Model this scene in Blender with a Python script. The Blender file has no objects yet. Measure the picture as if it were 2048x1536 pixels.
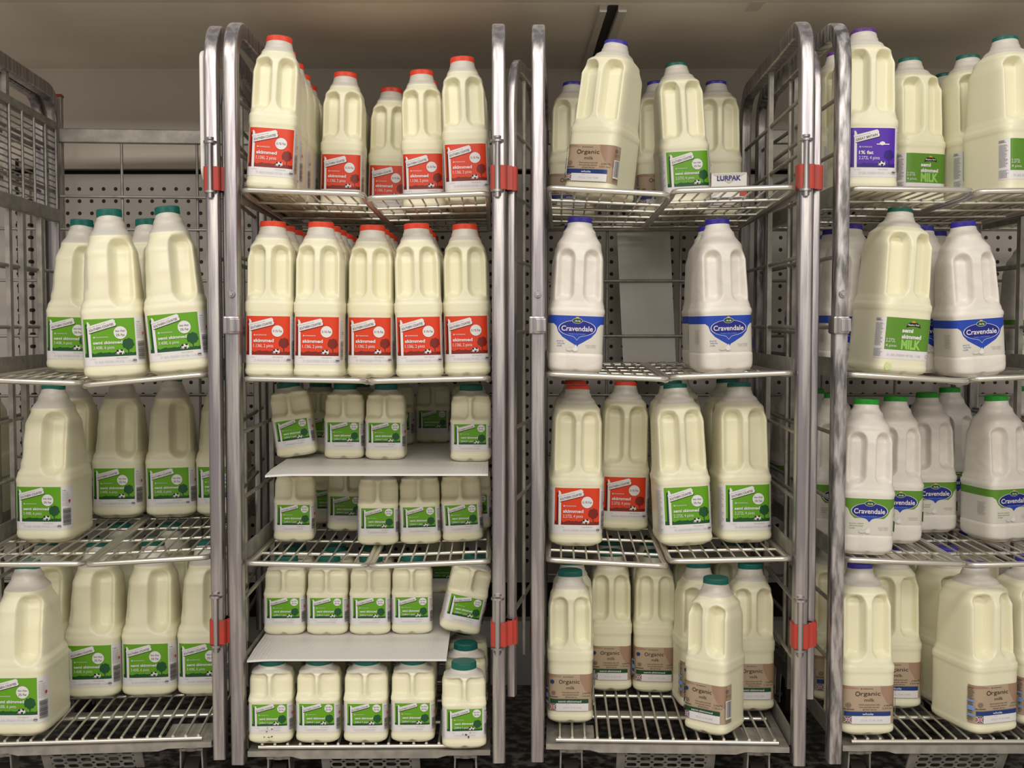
import bpy, bmesh, math, random
from mathutils import Vector, Matrix
C = bpy.context.scene.collection
R = math.radians
rnd = random.Random(7)

# ------------------------------------------------------------------ camera, world, lights, exposure
F = 2340.0; PITCH = R(2.94); H = 0.81
cd = bpy.data.cameras.new('camera'); cam = bpy.data.objects.new('camera', cd); C.objects.link(cam)
cd.sensor_width = 36.0; cd.lens = 36.0 * F / 2048.0; cd.clip_start = 0.05
cam.location = (0, 0, H); cam.rotation_euler = (R(90) - PITCH, 0, 0)
bpy.context.scene.camera = cam
def ray(u, v):
    a = (u - 1024) / F; b = -(v - 768) / F
    return a, math.cos(PITCH) + b * math.sin(PITCH), -math.sin(PITCH) + b * math.cos(PITCH)
def at(u, v, D):
    a, y, z = ray(u, v); k = D / y
    return Vector((a * k, D, H + z * k))
def Z(v, D=1.85): return at(1024, v, D).z
def XU(u, z, D):           # world x of pixel column u for a point at height z and depth D
    c, s = math.cos(PITCH), math.sin(PITCH)
    return (u - 1024) / F * (D * c - (z - H) * s)
def Dv(v, z):              # depth where height z projects on row v
    a, y, zz = ray(1024, v); return (z - H) / zz * y

w = bpy.data.worlds.new('world'); bpy.context.scene.world = w; w.use_nodes = True
bg = w.node_tree.nodes['Background']; bg.inputs[0].default_value = (1.0, 0.95, 0.88, 1); bg.inputs[1].default_value = 0.48
vs = bpy.context.scene.view_settings
vs.view_transform = 'Standard'; vs.look = 'None'; vs.gamma = 1; vs.use_curve_mapping = False; vs.exposure = -0.2
def area(name, loc, tgt, sx, sy, power, col=(1, 0.945, 0.86)):
    l = bpy.data.lights.new(name, 'AREA'); l.shape = 'RECTANGLE'; l.size = sx; l.size_y = sy; l.energy = power; l.color = col
    o = bpy.data.objects.new(name, l); C.objects.link(o); o.location = loc
    o.rotation_euler = (Vector(tgt) - Vector(loc)).to_track_quat('-Z', 'Y').to_euler()
    return o
area('shop_ceiling_light', (-0.3, 0.2, 2.6), (-0.2, 1.3, 0.4), 3.2, 0.35, 34)
area('shop_ceiling_light', (0.3, -2.6, 2.6), (0.2, 1.8, 0.8), 3.6, 0.6, 94)

# ------------------------------------------------------------------ materials
M = {}
def mat(name, col, rough=0.5, metal=0.0, spec=0.5, noise=None, bump=None):
    m = bpy.data.materials.new(name); m.use_nodes = True; nt = m.node_tree; b = nt.nodes['Principled BSDF']
    b.inputs['Base Color'].default_value = (*col, 1); b.inputs['Roughness'].default_value = rough
    b.inputs['Metallic'].default_value = metal; b.inputs['Specular IOR Level'].default_value = spec
    if noise:                       # (scale vector, colour2, low, high)
        sc, c2, lo, hi = noise
        tc = nt.nodes.new('ShaderNodeTexCoord'); mp = nt.nodes.new('ShaderNodeMapping'); mp.inputs['Scale'].default_value = sc
        nz = nt.nodes.new('ShaderNodeTexNoise'); nz.inputs['Scale'].default_value = 1; nz.inputs['Detail'].default_value = 6
        rp = nt.nodes.new('ShaderNodeValToRGB'); rp.color_ramp.elements[0].position = lo; rp.color_ramp.elements[1].position = hi
        rp.color_ramp.elements[0].color = (*col, 1); rp.color_ramp.elements[1].color = (*c2, 1)
        nt.links.new(tc.outputs['Object'], mp.inputs[0]); nt.links.new(mp.outputs[0], nz.inputs[0])
        nt.links.new(nz.outputs[0], rp.inputs[0]); nt.links.new(rp.outputs[0], b.inputs['Base Color'])
        if bump:
            bp = nt.nodes.new('ShaderNodeBump'); bp.inputs['Strength'].default_value = bump; bp.inputs['Distance'].default_value = 0.002
            nt.links.new(nz.outputs[0], bp.inputs['Height']); nt.links.new(bp.outputs[0], b.inputs['Normal'])
    M[name] = m
    return m
mat('steel', (0.30, 0.275, 0.30), 0.36, 0.9, 0.5, ((110, 110, 6), (0.54, 0.51, 0.50), 0.40, 0.64), 0.4)
mat('steel_dull', (0.30, 0.285, 0.26), 0.5, 0.6, 0.5, ((40, 40, 40), (0.44, 0.41, 0.37), 0.35, 0.65), 0.3)
mat('steel_worn', (0.15, 0.14, 0.14), 0.38, 0.7, 0.5, ((75, 75, 16), (0.52, 0.49, 0.50), 0.40, 0.58), 0.4)
mat('castor_steel', (0.50, 0.47, 0.44), 0.45, 0.5, 0.5, ((30, 30, 30), (0.30, 0.28, 0.25), 0.35, 0.65), 0.2)
mat('wire', (0.66, 0.63, 0.57), 0.28, 0.8, 0.5)
mat('red_plastic', (0.50, 0.045, 0.03), 0.45, 0, 0.4, ((70, 70, 20), (0.38, 0.06, 0.045), 0.4, 0.65))
mat('ceiling_panel', (0.74, 0.68, 0.58), 0.40, 0, 0.4, ((3, 5, 3), (0.82, 0.76, 0.66), 0.35, 0.7))
mat('wall_upper', (0.70, 0.64, 0.57), 0.55)
mat('rail_paint', (0.50, 0.465, 0.41), 0.5)
mat('lip_paint', (0.62, 0.57, 0.50), 0.5)
mat('dark_gap', (0.015, 0.013, 0.012), 0.8)
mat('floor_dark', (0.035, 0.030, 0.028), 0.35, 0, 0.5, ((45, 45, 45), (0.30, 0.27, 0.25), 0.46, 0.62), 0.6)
mat('floor_bounce', (0.72, 0.66, 0.56), 0.4)
mat('lower_panel', (0.60, 0.57, 0.575), 0.6)
mat('white_board', (0.80, 0.78, 0.76), 0.45)
mat('white_sheet', (0.66, 0.63, 0.60), 0.55, 0, 0.3, ((9, 9, 2), (0.72, 0.69, 0.65), 0.35, 0.65))
mat('carton', (0.74, 0.72, 0.70), 0.5)
mat('rubber', (0.05, 0.035, 0.03), 0.7)
mat('tape', (0.55, 0.51, 0.45), 0.5)
mat('dirt', (0.07, 0.045, 0.03), 0.8); mat('smear', (0.62, 0.72, 0.34), 0.6)
# corrugation bump on the white boards
def add_wave_bump(m, scale, strength):
    nt = m.node_tree; b = nt.nodes['Principled BSDF']
    tc = nt.nodes.new('ShaderNodeTexCoord'); wv = nt.nodes.new('ShaderNodeTexWave'); wv.bands_direction = 'X'; wv.inputs['Scale'].default_value = scale
    bp = nt.nodes.new('ShaderNodeBump'); bp.inputs['Strength'].default_value = strength; bp.inputs['Distance'].default_value = 0.001
    nt.links.new(tc.outputs['Object'], wv.inputs[0]); nt.links.new(wv.outputs[0], bp.inputs['Height']); nt.links.new(bp.outputs[0], b.inputs['Normal'])
add_wave_bump(M['white_board'], 55, 0.25)

def perforated(name, col, px, ox, oz, r, ztop, zbot):
    m = bpy.data.materials.new(name); m.use_nodes = True; nt = m.node_tree; b = nt.nodes['Principled BSDF']; b.inputs['Roughness'].default_value = 0.55
    N = nt.nodes.new; L = nt.links.new
    tc = N('ShaderNodeTexCoord'); sp = N('ShaderNodeSeparateXYZ'); L(tc.outputs['Object'], sp.inputs[0])
    def mth(op, a, bb=None):
        n = N('ShaderNodeMath'); n.operation = op
        for i, q in enumerate((a, bb)):
            if q is None: continue
            if isinstance(q, (int, float)): n.inputs[i].default_value = q
            else: L(q, n.inputs[i])
        return n.outputs[0]
    def cell(o, off):
        t = mth('FRACT', mth('DIVIDE', mth('SUBTRACT', o, off), px)); return mth('MULTIPLY', mth('SUBTRACT', t, 0.5), px)
    cx = cell(sp.outputs[0], ox); cz = cell(sp.outputs[2], oz)
    d = mth('SQRT', mth('ADD', mth('MULTIPLY', cx, cx), mth('MULTIPLY', cz, cz)))
    hole = mth('MULTIPLY', mth('LESS_THAN', d, r), mth('MULTIPLY', mth('LESS_THAN', sp.outputs[2], ztop), mth('GREATER_THAN', sp.outputs[2], zbot)))
    nz = N('ShaderNodeTexNoise'); nz.inputs['Scale'].default_value = 5; L(tc.outputs['Object'], nz.inputs[0])
    rp = N('ShaderNodeValToRGB'); rp.color_ramp.elements[0].color = (*col, 1); rp.color_ramp.elements[1].color = (*[c * 1.12 for c in col], 1); L(nz.outputs[0], rp.inputs[0])
    mx = N('ShaderNodeMixRGB'); L(hole, mx.inputs[0]); L(rp.outputs[0], mx.inputs[1]); mx.inputs[2].default_value = (0.008, 0.007, 0.006, 1)
    L(mx.outputs[0], b.inputs['Base Color'])
    M[name] = m; return m

def milk_mat(name, zline, milk, empty, wobble=0.0, sub=0.0):
    m = bpy.data.materials.new(name); m.use_nodes = True; nt = m.node_tree; b = nt.nodes['Principled BSDF']
    N = nt.nodes.new; L = nt.links.new
    b.inputs['Roughness'].default_value = 0.34; b.inputs['Specular IOR Level'].default_value = 0.42
    tc = N('ShaderNodeTexCoord'); sp = N('ShaderNodeSeparateXYZ'); L(tc.outputs['Object'], sp.inputs[0])
    mr = N('ShaderNodeMapRange'); mr.inputs['From Min'].default_value = zline - 0.0008; mr.inputs['From Max'].default_value = zline + 0.0008
    L(sp.outputs[2], mr.inputs['Value'])
    mx = N('ShaderNodeMixRGB'); L(mr.outputs[0], mx.inputs[0]); mx.inputs[1].default_value = (*milk, 1); mx.inputs[2].default_value = (*empty, 1)
    if wobble:
        nz = N('ShaderNodeTexNoise'); nz.inputs['Scale'].default_value = 14; nz.inputs['Distortion'].default_value = 2.5; L(tc.outputs['Object'], nz.inputs[0])
        m2 = N('ShaderNodeMixRGB'); m2.blend_type = 'MULTIPLY'; m2.inputs[0].default_value = wobble
        rp = N('ShaderNodeValToRGB'); rp.color_ramp.elements[0].position = 0.35; rp.color_ramp.elements[0].color = (0.75, 0.75, 0.75, 1); rp.color_ramp.elements[1].position = 0.6
        L(nz.outputs[0], rp.inputs[0]); L(mx.outputs[0], m2.inputs[1]); L(rp.outputs[0], m2.inputs[2]); L(m2.outputs[0], b.inputs['Base Color'])
    else: L(mx.outputs[0], b.inputs['Base Color'])
    b.inputs['Subsurface Weight'].default_value = sub; b.inputs['Subsurface Radius'].default_value = (1.0, 0.9, 0.6); b.inputs['Subsurface Scale'].default_value = 0.006
    M[name] = m; return m
CREAM = (0.84, 0.81, 0.61)
SUB = 0.25
# print colours
def pc(name, col, rough=0.4): return mat('print_' + name, col, rough, 0, 0.35)
for n_, c_ in dict(red=(0.70, 0.050, 0.014), darkred=(0.14, 0.012, 0.008), maroon=(0.20, 0.018, 0.012), green=(0.125, 0.36, 0.012), darkgreen=(0.012, 0.085, 0.025),
                   white=(0.76, 0.74, 0.76), black=(0.02, 0.018, 0.02), grey=(0.32, 0.31, 0.34), lgrey=(0.50, 0.49, 0.50), sand=(0.44, 0.335, 0.235), pink=(0.36, 0.225, 0.155),
                   brown=(0.05, 0.03, 0.022), forest=(0.012, 0.065, 0.025), navy=(0.015, 0.045, 0.19), blue=(0.018, 0.06, 0.42), deepblue=(0.014, 0.018, 0.22),
                   purple=(0.085, 0.022, 0.40), deeppurple=(0.03, 0.01, 0.19), leaf=(0.11, 0.27, 0.03), lime=(0.30, 0.58, 0.13), orange=(0.80, 0.33, 0.03),
                   lightblue=(0.20, 0.31, 0.62), cream=(0.66, 0.63, 0.57), flagred=(0.5, 0.03, 0.03)).items(): pc(n_, c_)
CAPC = dict(red=(0.72, 0.055, 0.020), teal=(0.003, 0.115, 0.095), blue=(0.035, 0.025, 0.33), green=(0.012, 0.30, 0.02), purple=(0.10, 0.025, 0.22), forest=(0.003, 0.085, 0.065))
for n_, c_ in CAPC.items(): mat('cap_' + n_, c_, 0.38, 0, 0.45)

# ------------------------------------------------------------------ mesh helpers
class MB:
    def __init__(s): s.v = []; s.f = []; s.m = []; s.sm = []
    def add(s, vs_, fs, mi=0, smooth=False):
        o = len(s.v); s.v += [tuple(p) for p in vs_]
        for f in fs: s.f.append([i + o for i in f]); s.m.append(mi); s.sm.append(smooth)
        return s
    def box(s, lo, hi, mi=0, bev=0.0):
        (x0, y0, z0), (x1, y1, z1) = lo, hi
        if bev:
            bm = bmesh.new(); bmesh.ops.create_cube(bm, size=1)
            for v in bm.verts: v.co = ((x0 + x1) / 2 + v.co.x * (x1 - x0), (y0 + y1) / 2 + v.co.y * (y1 - y0), (z0 + z1) / 2 + v.co.z * (z1 - z0))
            bmesh.ops.bevel(bm, geom=bm.edges[:], offset=bev, segments=2, affect='EDGES', profile=0.5)
            bm.verts.index_update(); s.add([v.co[:] for v in bm.verts], [[q.index for q in f.verts] for f in bm.faces], mi); bm.free(); return s
        vs_ = [(x, y, z) for z in (z0, z1) for y in (y0, y1) for x in (x0, x1)]
        return s.add(vs_, [(0, 2, 3, 1), (4, 5, 7, 6), (0, 1, 5, 4), (2, 6, 7, 3), (0, 4, 6, 2), (1, 3, 7, 5)], mi)
    def sweep(s, path, prof, hint, mi=0, closed=False, smooth=True):
        P = [Vector(p) for p in path]; n = len(P); k = len(prof); rings = []
        for i, p in enumerate(P):
            a = P[i - 1] if (i or closed) else p; b = P[(i + 1) % n] if (i < n - 1 or closed) else p
            t = (b - a).normalized(); h = Vector(hint); bb = (h - t * h.dot(t)).normalized(); nn = t.cross(bb)
            rings.append([p + bb * q[0] + nn * q[1] for q in prof])
        fs = []
        for i in range(n if closed else n - 1):
            j = (i + 1) % n
            for q in range(k): fs.append((i * k + q, i * k + (q + 1) % k, j * k + (q + 1) % k, j * k + q))
        s.add([p for r_ in rings for p in r_], fs, mi, smooth)
        if not closed: s.add(rings[0], [tuple(range(k))[::-1]], mi); s.add(rings[-1], [tuple(range(k))], mi)
        return s
    def rod(s, a, b, r, mi=0, n=8):
        d = Vector(b) - Vector(a); hint = (1, 0, 0) if abs(d.normalized().x) < 0.9 else (0, 0, 1)
        return s.sweep([a, b], circ(r, n), hint, mi)
    def build(s, name, mats, parent=None):
        me = bpy.data.meshes.new(name); me.from_pydata(s.v, [], s.f)
        for m_ in (mats if isinstance(mats, (list, tuple)) else [mats]): me.materials.append(M[m_] if isinstance(m_, str) else m_)
        me.polygons.foreach_set('material_index', s.m); me.polygons.foreach_set('use_smooth', s.sm); me.update()
        o = bpy.data.objects.new(name, me); C.objects.link(o); o.parent = parent
        return o
def circ(r, n=8): return [(r * math.cos(2 * math.pi * i / n), r * math.sin(2 * math.pi * i / n)) for i in range(n)]
def rrect(w_, d_, r, n=3):
    out = []
    for cx, cy, a0 in ((w_ / 2 - r, d_ / 2 - r, 0), (-w_ / 2 + r, d_ / 2 - r, 90), (-w_ / 2 + r, -d_ / 2 + r, 180), (w_ / 2 - r, -d_ / 2 + r, 270)):
        for i in range(n + 1): a = R(a0 + 90 * i / n); out.append((cx + r * math.cos(a), cy + r * math.sin(a)))
    return out
def fillet(pts, r, n=8, closed=False):
    P = [Vector(p) for p in pts]; out = []; m = len(P)
    for i, p in enumerate(P):
        if not closed and i in (0, m - 1): out.append(p); continue
        a, b = P[i - 1], P[(i + 1) % m]; ra = r if not isinstance(r, dict) else r.get(i, 0.01)
        p0 = p + (a - p).normalized() * min(ra, (a - p).length * 0.49); p1 = p + (b - p).normalized() * min(ra, (b - p).length * 0.49)
        for k in range(n + 1):
            t = k / n; out.append(p0 * (1 - t) ** 2 + p * 2 * t * (1 - t) * (0.86) + (p0 + p1) * 0.5 * 2 * t * (1 - t) * 0.14 + p1 * t * t)
    return out
def empty(name, label, cat, loc=(0, 0, 0), rz=0, group=None):
    o = bpy.data.objects.new(name, None); C.objects.link(o); o.location = loc; o.rotation_euler = (0, 0, rz)
    o.empty_display_size = 0.05; o['label'] = label; o['category'] = cat
    if group: o['group'] = group
    return o
def tag(o, label, cat, group=None):
    o['label'] = label; o['category'] = cat
    if group: o['group'] = group
    return o
def struct(o): o['kind'] = 'structure'; return o

# ------------------------------------------------------------------ the setting
WY = 2.60
zc = Z(137, WY); CY = Dv(7, zc)                # ceiling height and its front edge
perforated('wall_perforated', (0.50, 0.46, 0.43), 0.0267, at(1030, 400, WY).x - 0.01335, Z(378, WY) - 0.01335, 0.0042, Z(366, WY), Z(1135, WY))
PB = Z(1165, WY); FT = Z(343, WY)
struct(MB().box((-2.2, WY, PB), (2.2, WY + 0.03, FT - 0.006)).build('wall_back', 'wall_perforated'))
struct(MB().box((-2.2, WY, FT + 0.006), (2.2, WY + 0.03, zc)).build('wall_back_upper', 'wall_upper'))
struct(MB().box((-2.2, WY + 0.03, 0.0), (2.2, WY + 0.05, zc)).build('wall_back_core', 'dark_gap'))
struct(MB().box((-2.2, WY - 0.01, 0.0), (2.2, WY + 0.03, Z(1240, WY))).build('baseboard_back', 'lower_panel'))
struct(MB().box((-2.2, CY, zc), (2.2, WY + 0.05, zc + 0.03)).build('ceiling', 'ceiling_panel'))
struct(MB().box((-2.2, CY - 0.03, zc), (2.2, CY, zc + 0.12), bev=0.004).build('trim_1', 'lip_paint'))
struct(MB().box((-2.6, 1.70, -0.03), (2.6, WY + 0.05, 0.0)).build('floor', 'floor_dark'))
struct(MB().box((-3.6, -3.6, -0.03), (3.6, 1.70, 0.0)).build('floor_aisle_bounce', 'floor_bounce'))  # unseen aisle floor, made pale to bounce light up onto the ceiling
# slotted upright strip on the wall behind the left trolley
mb = MB(); x0 = at(45, 600, WY).x
mb.box((x0 - 0.025, WY - 0.012, 0.2), (x0 + 0.025, WY, FT - 0.006), 0)
for i in range(26): mb.box((x0 - 0.004, WY - 0.0135, 0.3 + i * 0.034), (x0 + 0.003, WY - 0.0115, 0.322 + i * 0.034), 1)
struct(mb.build('trim_2', ['wall_perforated', 'dark_gap']))
# ceiling rail: two painted channels running to the back wall
xa = XU(1212, zc, CY); xb = XU(1172, zc, WY - 0.02)
for k, (dx, wd) in enumerate(((-0.004, 0.013), (0.030, 0.015))):
    mb = MB(); prof = rrect(wd, 0.012, 0.002)
    mb.sweep([(xa + dx, CY + 0.01, zc - 0.006), (xb + dx, WY - 0.02, zc - 0.006)], prof, (1, 0, 0), smooth=False)
    tag(mb.build('ceiling_rail', 'rail_paint'), ('slim painted channel rail running back along the ceiling seam, left one', 'wider painted channel rail on the ceiling, right of the seam')[k], 'rail')
mb = MB(); mb.box((xa + 0.005, CY + 0.01, zc - 0.002), (xa + 0.022, WY - 0.02, zc)); struct(mb.build('trim_3', 'dark_gap'))
tp = at(1510, 12, Dv(12, zc)); tag(MB().box((tp.x - 0.012, tp.y - 0.03, zc - 0.0012), (tp.x + 0.012, tp.y + 0.03, zc)).build('tape_patch', 'tape'), 'small torn patch of pale tape on the ceiling', 'tape')

# white plastic sheet standing behind the third trolley
# ------------------------------------------------------------------ trolleys
W_, L_ = 0.417, 0.60
TOPZ = Z(30); BASEZ = Z(1481)
ZR = [Z(190), Z(300), Z(512), Z(655), Z(870), Z(1005), Z(1210), Z(1330)]
POST = rrect(0.021, 0.028, 0.0038)
class Cart:
    pass
CARTS = {}
def half_surface(cart, lvl, x, y):
    vals = cart.shelf.get(lvl)
    if vals is None: return cart.base + 0.004
    fl, fi, ri, rr, back = vals
    xo = W_ / 2 - 0.014
    if x < 0: t = (x + xo) / (xo - 0.004); zf = fl + (fi - fl) * min(max(t, 0), 1)
    else: t = (x - 0.004) / (xo - 0.004); zf = ri + (rr - ri) * min(max(t, 0), 1)
    return zf + (back - zf) * min(max((y - 0.0) / L_, 0), 1)
def make_half(cart, root, lvl, side):
    xo = W_ / 2 - 0.0165
    xa_, xb_ = (-xo, -0.004) if side < 0 else (0.004, xo)
    y0, y1 = -0.006, L_ - 0.03; r = 0.0046
    S = lambda x, y, dz=0.0: (x, y, half_surface(cart, lvl, x if abs(x) > 0.002 else side * 0.004, y) + dz)
    mb = MB()
    k_ = -0.0048
    loop = fillet([S(xa_, y0), S(xb_, y0), S(xb_, 0.035, k_), S(xb_, y1, k_), S(xa_, y1, k_), S(xa_, 0.035, k_)], 0.013, 5, closed=True)
    mb.sweep(loop, circ(r, 10), (0, 0, 1), closed=True)
    ny = 5
    for i in range(1, ny + 1):
        y = y0 + (y1 - y0) * i / (ny + 0.15); mb.rod(S(xa_, y, -0.0060), S(xb_, y, -0.0060), 0.0028)
    nx = 9
    for i in range(1, nx):
        x = xa_ + (xb_ - xa_) * i / nx; mb.rod(S(x, y0 + 0.001, -0.0018), S(x, y1, -0.0018), 0.0017, n=6)
    sh = mb.build('shelf', 'wire', root)
    return sh
def side_frame(root, s, cart):
    X = s * W_ / 2; mb = MB()
    path = fillet([(X, 0.0, Z(1522)), (X, 0.0, TOPZ - 0.012), (X, L_, TOPZ - 0.012), (X, L_, 0.11)], {1: 0.065, 2: 0.065}, 12)
    mb.sweep(path, POST, (1, 0, 0))
    fr = mb.build('side_frame', 'steel_worn' if cart.worn else 'steel', root)
    mb = MB()
    for z in ZR: mb.rod((X, 0.005, z), (X, L_ - 0.005, z), 0.0034)
    mb.box((X - 0.004, 0.30, 0.13), (X + 0.004, 0.316, TOPZ - 0.02))
    mb.build('side_rods', 'steel_dull', fr)
    for lvl in list(cart.shelf) + ['base']:
        zz = BASEZ - 0.012 if lvl == 'base' else cart.shelf[lvl][4] - 0.006
        mb = MB(); xi = X - s * 0.0090
        mb.box((xi - 0.0014, 0.02, zz), (xi + 0.0014, L_ - 0.02, zz + 0.030)); mb.build('shelf_rail', 'steel_dull', fr)
    mb = MB(); mb.box((X - 0.010, L_ - 0.012, TOPZ - 0.045), (X + 0.010, L_ + 0.0175, TOPZ - 0.006), bev=0.002)
    return fr
def make_cart(key, cx, D, ang, shelves, label, worn=False, gate=None, latch=True, mesh_side=None, strip=False, base_v=1481):
    global BASEZ
    BASEZ = Z(base_v); c = Cart(); c.base = BASEZ; c.key = key; c.o = Vector((cx, D, 0)); c.ang = ang; c.worn = worn
    c.shelf = {}
    for lvl, (a, b, cc, d) in shelves.items():
        fz = [Z(q_) for q_ in (a, b, cc, d)]; c.shelf[lvl] = (*fz, (fz[0] + fz[3]) / 2 - (0.010 if lvl == 1 else 0.0))
    CARTS[key] = c
    root = empty('milk_trolley', label, 'trolley', c.o, ang, 'dairy trolleys along the chiller wall'); c.root = root
    frames = [side_frame(root, s, c) for s in (-1, 1)]
    for lvl in c.shelf:
        for s in (-1, 1): make_half(c, root, lvl, s)
    # back panel
    mb = MB(); yb_ = L_ + 0.002
    zt_, zb_ = Z(260, 2.45), Z(288, 2.45)
    mb.box((-W_ / 2 + 0.01, yb_ - 0.008, zb_), (W_ / 2 - 0.01, yb_ + 0.008, zt_), bev=0.002)
    for x in (-0.075, 0.078): mb.rod((x, yb_, 0.14), (x, yb_, zb_ + 0.005), 0.003)
    for v in (395, 460, 562, 672, 790, 910, 1030, 1150): mb.rod((-W_ / 2, yb_ - 0.006, Z(v, 2.45)), (W_ / 2, yb_ - 0.006, Z(v, 2.45)), 0.003)
    mb.build('back_panel', 'steel_dull', root)
    # base deck: rods on a frame, front tray rail
    mb = MB(); n = 18; xo = W_ / 2 - 0.036
    for i in range(n): x = -xo + 2 * xo * i / (n - 1); mb.rod((x, 0.004, BASEZ + 0.0015), (x, L_ - 0.02, BASEZ + 0.0015), 0.0024, n=6)
    for i in range(6): y = 0.004 + (L_ - 0.03) * i / 5; mb.rod((-xo - 0.006, y, BASEZ - 0.003), (xo + 0.006, y, BASEZ - 0.003), 0.0036)
    mb.build('deck_rack', 'wire', root)
    mb = MB(); zz = BASEZ - 0.007; X = W_ / 2 - 0.014
    ft = [(-X, zz), (X, zz), (X, zz - 0.009), (X - 0.07, zz - 0.009), (X - 0.085, zz - 0.013), (-X + 0.085, zz - 0.013), (-X + 0.07, zz - 0.009), (-X, zz - 0.009)]
    k = len(ft); mb.add([(x, -0.004, z) for x, z in ft] + [(x, 0.012, z) for x, z in ft], [tuple(range(k)), tuple(range(2 * k - 1, k - 1, -1))] + [(i, i + k, (i + 1) % k + k, (i + 1) % k) for i in range(k)])
    mb.box((-X, L_ - 0.02, zz - 0.015), (X, L_ - 0.005, zz)); mb.box((-X, 0.012, zz - 0.014), (-X + 0.012, L_ - 0.02, zz)); mb.box((X - 0.012, 0.012, zz - 0.014), (X, L_ - 0.02, zz))
    mb.box((-X + 0.012, 0.16, zz - 0.014), (X - 0.012, 0.19, zz - 0.009)); mb.box((-X + 0.012, 0.40, zz - 0.014), (X - 0.012, 0.43, zz - 0.009))
    mb.build('base_frame', 'steel_dull', root)
    # slotted kick plate under the front
    mb = MB(); pw = 0.066; cols, rows = 6, 3; cw = 2 * pw / cols; rh = 0.0125; z1 = zz - 0.014; y_ = 0.012
    for i in range(cols):
        for j in range(rows):
            x_c = -pw + cw * (i + .5); z_c = z1 - rh * (j + .5); ns = 16; out = []; inn = []
            for q_ in range(ns):
                a = 2 * math.pi * (q_ + .5) / ns; ca, sa = math.cos(a), math.sin(a); m_ = max(abs(ca), abs(sa))
                out.append((x_c + cw / 2 * ca / m_, y_ + (z_c + rh / 2 * sa / m_ - z1) * -0.6, z_c + rh / 2 * sa / m_))
                zi = z_c + rh * 0.31 * sa; xi = x_c + cw * 0.24 * (1 if ca > 0 else -1) + cw * 0.13 * ca; inn.append((xi, y_ + (zi - z1) * -0.6, zi))
            mb.add(out + inn, [(q_, (q_ + 1) % ns, (q_ + 1) % ns + ns, q_ + ns) for q_ in range(ns)])
            mb.add([(a_, b_ + 0.002, c_) for a_, b_, c_ in inn] + inn, [((q_ + 1) % ns, q_, q_ + ns, (q_ + 1) % ns + ns) for q_ in range(ns)])
    mb.box((-pw, y_ - 0.002, z1), (pw, y_ + 0.002, z1 + 0.006))
    mb.sweep([(-pw - 0.007, y_, z1 + 0.002), (-pw - 0.007, y_ + 0.024, z1 - 0.0375)], rrect(0.014, 0.004, 0.001), (1, 0, 0), smooth=False)
    mb.sweep([(pw + 0.007, y_, z1 + 0.002), (pw + 0.007, y_ + 0.024, z1 - 0.0375)], rrect(0.014, 0.004, 0.001), (1, 0, 0), smooth=False)
    mb.build('kick_plate', 'castor_steel', root)
    # castors
    for sx in (-1, 1):
        for y in (0.055, L_ - 0.06):
            x = sx * (W_ / 2 - 0.055); mb = MB()
            mb.box((x - 0.040, y - 0.045, zz - 0.006), (x + 0.038, y + 0.040, zz - 0.002), bev=0.0015); mb.box((x - 0.030, y - 0.030, zz - 0.019), (x + 0.030, y + 0.030, zz - 0.006), bev=0.003)
            mb.sweep([(x, y, zz - 0.019), (x, y, zz - 0.03)], circ(0.018, 14), (1, 0, 0))
            for s in (-1, 1): mb.sweep([(x + s * 0.017, y + 0.004, zz - 0.024), (x + s * 0.019, y + 0.008, 0.03)], rrect(0.003, 0.036, 0.001), (1, 0, 0), smooth=False)
            mb.box((x - 0.019, y - 0.015, zz - 0.030), (x + 0.019, y + 0.022, zz - 0.026))
            cs = mb.build('castor', 'castor_steel', root)
            mb = MB(); mb.sweep([(x - 0.012, y + 0.008, 0.042), (x + 0.012, y + 0.008, 0.042)], circ(0.042, 24), (0, 0, 1)); mb.sweep([(x - 0.022, y + 0.008, 0.042), (x + 0.022, y + 0.008, 0.042)], circ(0.007, 10), (0, 0, 1), 1)
            mb.build('wheel', ['rubber', 'steel'], cs)
    X = W_ / 2
    if latch:
        mb = MB(); zl = Z(650); mb.box((-X - 0.014, -0.019, zl - 0.014), (-X + 0.012, 0.016, zl + 0.014), bev=0.003); mb.box((-X - 0.003, -0.021, zl - 0.010), (-X + 0.013, -0.017, zl + 0.010), bev=0.001)
        mb.build('latch', 'steel', frames[0])
        mb = MB(); mb.sweep([(-X, -0.013, Z(588)), (-X, -0.019, Z(588))], circ(0.0058, 12), (1, 0, 0)); mb.sweep([(-X, -0.018, Z(588)), (-X, -0.022, Z(588))], circ(0.0032, 8), (1, 0, 0)); mb.build('bolt', 'steel', frames[0])
    if gate is not None:
        gx, gang, glen, gtop = gate
        g = Vector((X + gx, 0.018, 0)); d = Vector((math.sin(gang), math.cos(gang), 0)); nrm = (math.cos(gang), -math.sin(gang), 0)
        P = lambda t, z: tuple(g + d * t + Vector((0, 0, z)))
        mb = MB(); zt, zb = Z(gtop), Z(1398)
        mb.sweep(fillet([P(0, zb), P(0, zt), P(glen, zt), P(glen, zb)], {1: 0.075, 2: 0.075}, 12), rrect(0.013, 0.022, 0.003), nrm)
        gt = mb.build('gate', 'steel', root)
        mb = MB()
        for v in (255, 385, 517, 665, 862, 1010, 1235):
            mb.rod(P(0, Z(v)), P(glen, Z(v)), 0.0034)
        mb.rod(P(glen * .5, zb + 0.03), P(glen * .5, zt - 0.01), 0.0034)
        mb.build('gate_rods', 'steel_dull', gt)
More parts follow.
